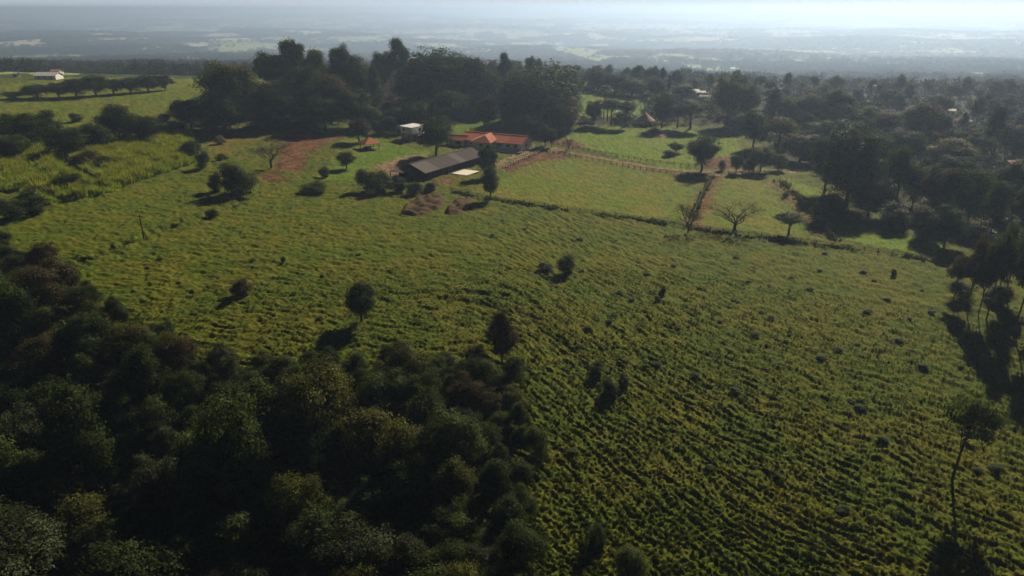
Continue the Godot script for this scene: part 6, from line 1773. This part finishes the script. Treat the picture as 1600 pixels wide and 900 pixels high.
	# far houses
	var roofs := [zinc, tile_pale, mottled(Color(0.5, 0.3, 0.24), Color(0.4, 0.24, 0.2), 0.3), mottled(Color(0.22, 0.15, 0.2), Color(0.16, 0.11, 0.15), 0.3), mottled(Color(0.3, 0.3, 0.33), Color(0.22, 0.22, 0.25), 0.3)]
	var n := 0
	for f in far_houses:
		n += 1
		var l: float = f[2]
		var w := minf(l * 0.6, 9.0)
		var shared: bool = f[5].begins_with("pale roof in") or f[5].begins_with("pale long") or f[5].begins_with("small pale roof")
		o = thing("distant_house", f[5], "house", at(f[0], f[1]), f[4], "pale roofs in the valley" if shared else "")
		var h := 3.0 if l < 20.0 else 5.0
		part("wall", gabled_walls(l, w, h, w * 0.22), white, o)
		for e in [-1.0, 1.0]:
			part("roof_slope", roof_sheet(-l / 2 - 0.5, l / 2 + 0.5, w, h, w * 0.22, e), roofs[f[3]], o)
		if not shared:
			for x in [-0.3, 0.0, 0.3]:
				window_on(o, Vector3(l * x, h * 0.55, w / 2 + 0.02), 1.0, 0.9, 0.0, frame, glass)

# ---------------------------------------------------------------- the scene
func _ready() -> void:
	rng.seed = 77
	var camera := Camera3D.new()
	camera.name = "camera"
	camera.position = Vector3(0, EYE_HEIGHT, 0)
	camera.rotation_degrees = Vector3(-20.896, 0, 0)
	camera.fov = 43.013
	camera.near = 0.5
	camera.far = 30000.0
	add_child(camera)

	var env := Environment.new()
	env.background_mode = Environment.BG_SKY
	var sky := ProceduralSkyMaterial.new()
	sky.sky_top_color = Color(0.07, 0.11, 0.18)
	sky.sky_horizon_color = Color(0.93, 0.96, 1.0)
	sky.sky_curve = 0.012
	sky.ground_horizon_color = Color(0.75, 0.8, 0.85)
	sky.ground_bottom_color = Color(0.1, 0.12, 0.06)
	sky.sky_energy_multiplier = 0.85
	sky.sun_angle_max = 25.0
	sky.sun_curve = 0.15
	env.sky = Sky.new()
	env.sky.sky_material = sky
	env.tonemap_mode = Environment.TONE_MAPPER_LINEAR
	env.tonemap_exposure = 1.65
	env.volumetric_fog_enabled = true
	env.volumetric_fog_density = 0.00022
	env.volumetric_fog_albedo = Color(0.74, 0.85, 1.0)
	env.volumetric_fog_anisotropy = 0.55
	env.volumetric_fog_length = 18000.0
	env.sdfgi_enabled = true
	env.ssao_enabled = true
	env.ssil_enabled = true
	var world := WorldEnvironment.new()
	world.name = "air"
	world.environment = env
	add_child(world)

	var sun := DirectionalLight3D.new()
	sun.name = "sun"
	sun.light_energy = 1.6
	sun.light_color = Color(1.0, 0.94, 0.84)
	sun.light_angular_distance = 0.5
	sun.shadow_enabled = true
	sun.rotation_degrees = Vector3(-33, 180.0 - 28.0, 0)
	add_child(sun)

	for n in [n_row, n_clump, n_fine, n_patch, n_wood]:
		n.noise_type = FastNoiseLite.TYPE_SIMPLEX
		n.fractal_type = FastNoiseLite.FRACTAL_NONE
	n_row.seed = 3
	n_row.frequency = 1.0
	n_clump.seed = 4
	n_clump.frequency = 1.0
	n_fine.seed = 5
	n_fine.frequency = 0.7
	n_patch.seed = 6
	n_patch.frequency = 0.05
	n_patch.fractal_type = FastNoiseLite.FRACTAL_FBM
	n_patch.fractal_octaves = 3
	n_wood.seed = 7
	n_wood.frequency = 0.008
	n_wood.fractal_type = FastNoiseLite.FRACTAL_FBM
	n_wood.fractal_octaves = 3

	make_rows()
	make_ground()
	print("ground ", Time.get_ticks_msec())
	for y in [["red_dirt_yard", red_yard, 2], ["red_dirt_corner", red_corner, 2], ["barn_yard", barn_yard, 3], ["barn_apron", barn_apron, 2], ["house_yard", house_yard, 2], ["track_bank", track_bank, 2], ["sand_patch", sand_patch, 3], ["crossing_dirt", crossing, 2]]:
		earth_sheet(y[0], y[1], y[2])
	earth_track("farm_track", track_line, 1.9, 3, true)
	earth_track("red_path", red_path_line, 1.1, 2)
	earth_track("hedge_path", hedge_path_line, 0.9, 2)
	make_grass()
	print("grass ", Time.get_ticks_msec())
	make_kinds()
	make_valley()
	print("kinds ", Time.get_ticks_msec())
	make_buildings()
	var timber := paint(0.16, 0.13, 0.10, 0.9)
	make_fence("weathered fence along the weedy lower edge of the paddocks", lower_fence, 3.2, timber)
	make_fence("weathered fence on the near side of the pale track", track_fence_near, 2.6, timber)
	make_fence("weathered fence on the far side of the pale track", track_fence_far, 2.6, timber)
	make_fence("short close-posted fence from the barn's end up to the house", house_fence, 1.8, timber)
	make_fence("thin fence beside the red path between paddocks", path_fence, 3.2, timber)
	make_fence("thin fence between small paddock and strip paddock", hedge_fence, 3.2, timber)
	make_fence("short fence across the head of the small paddock", end_fence, 2.6, timber)
	make_trees()
	print("done ", Time.get_ticks_msec())
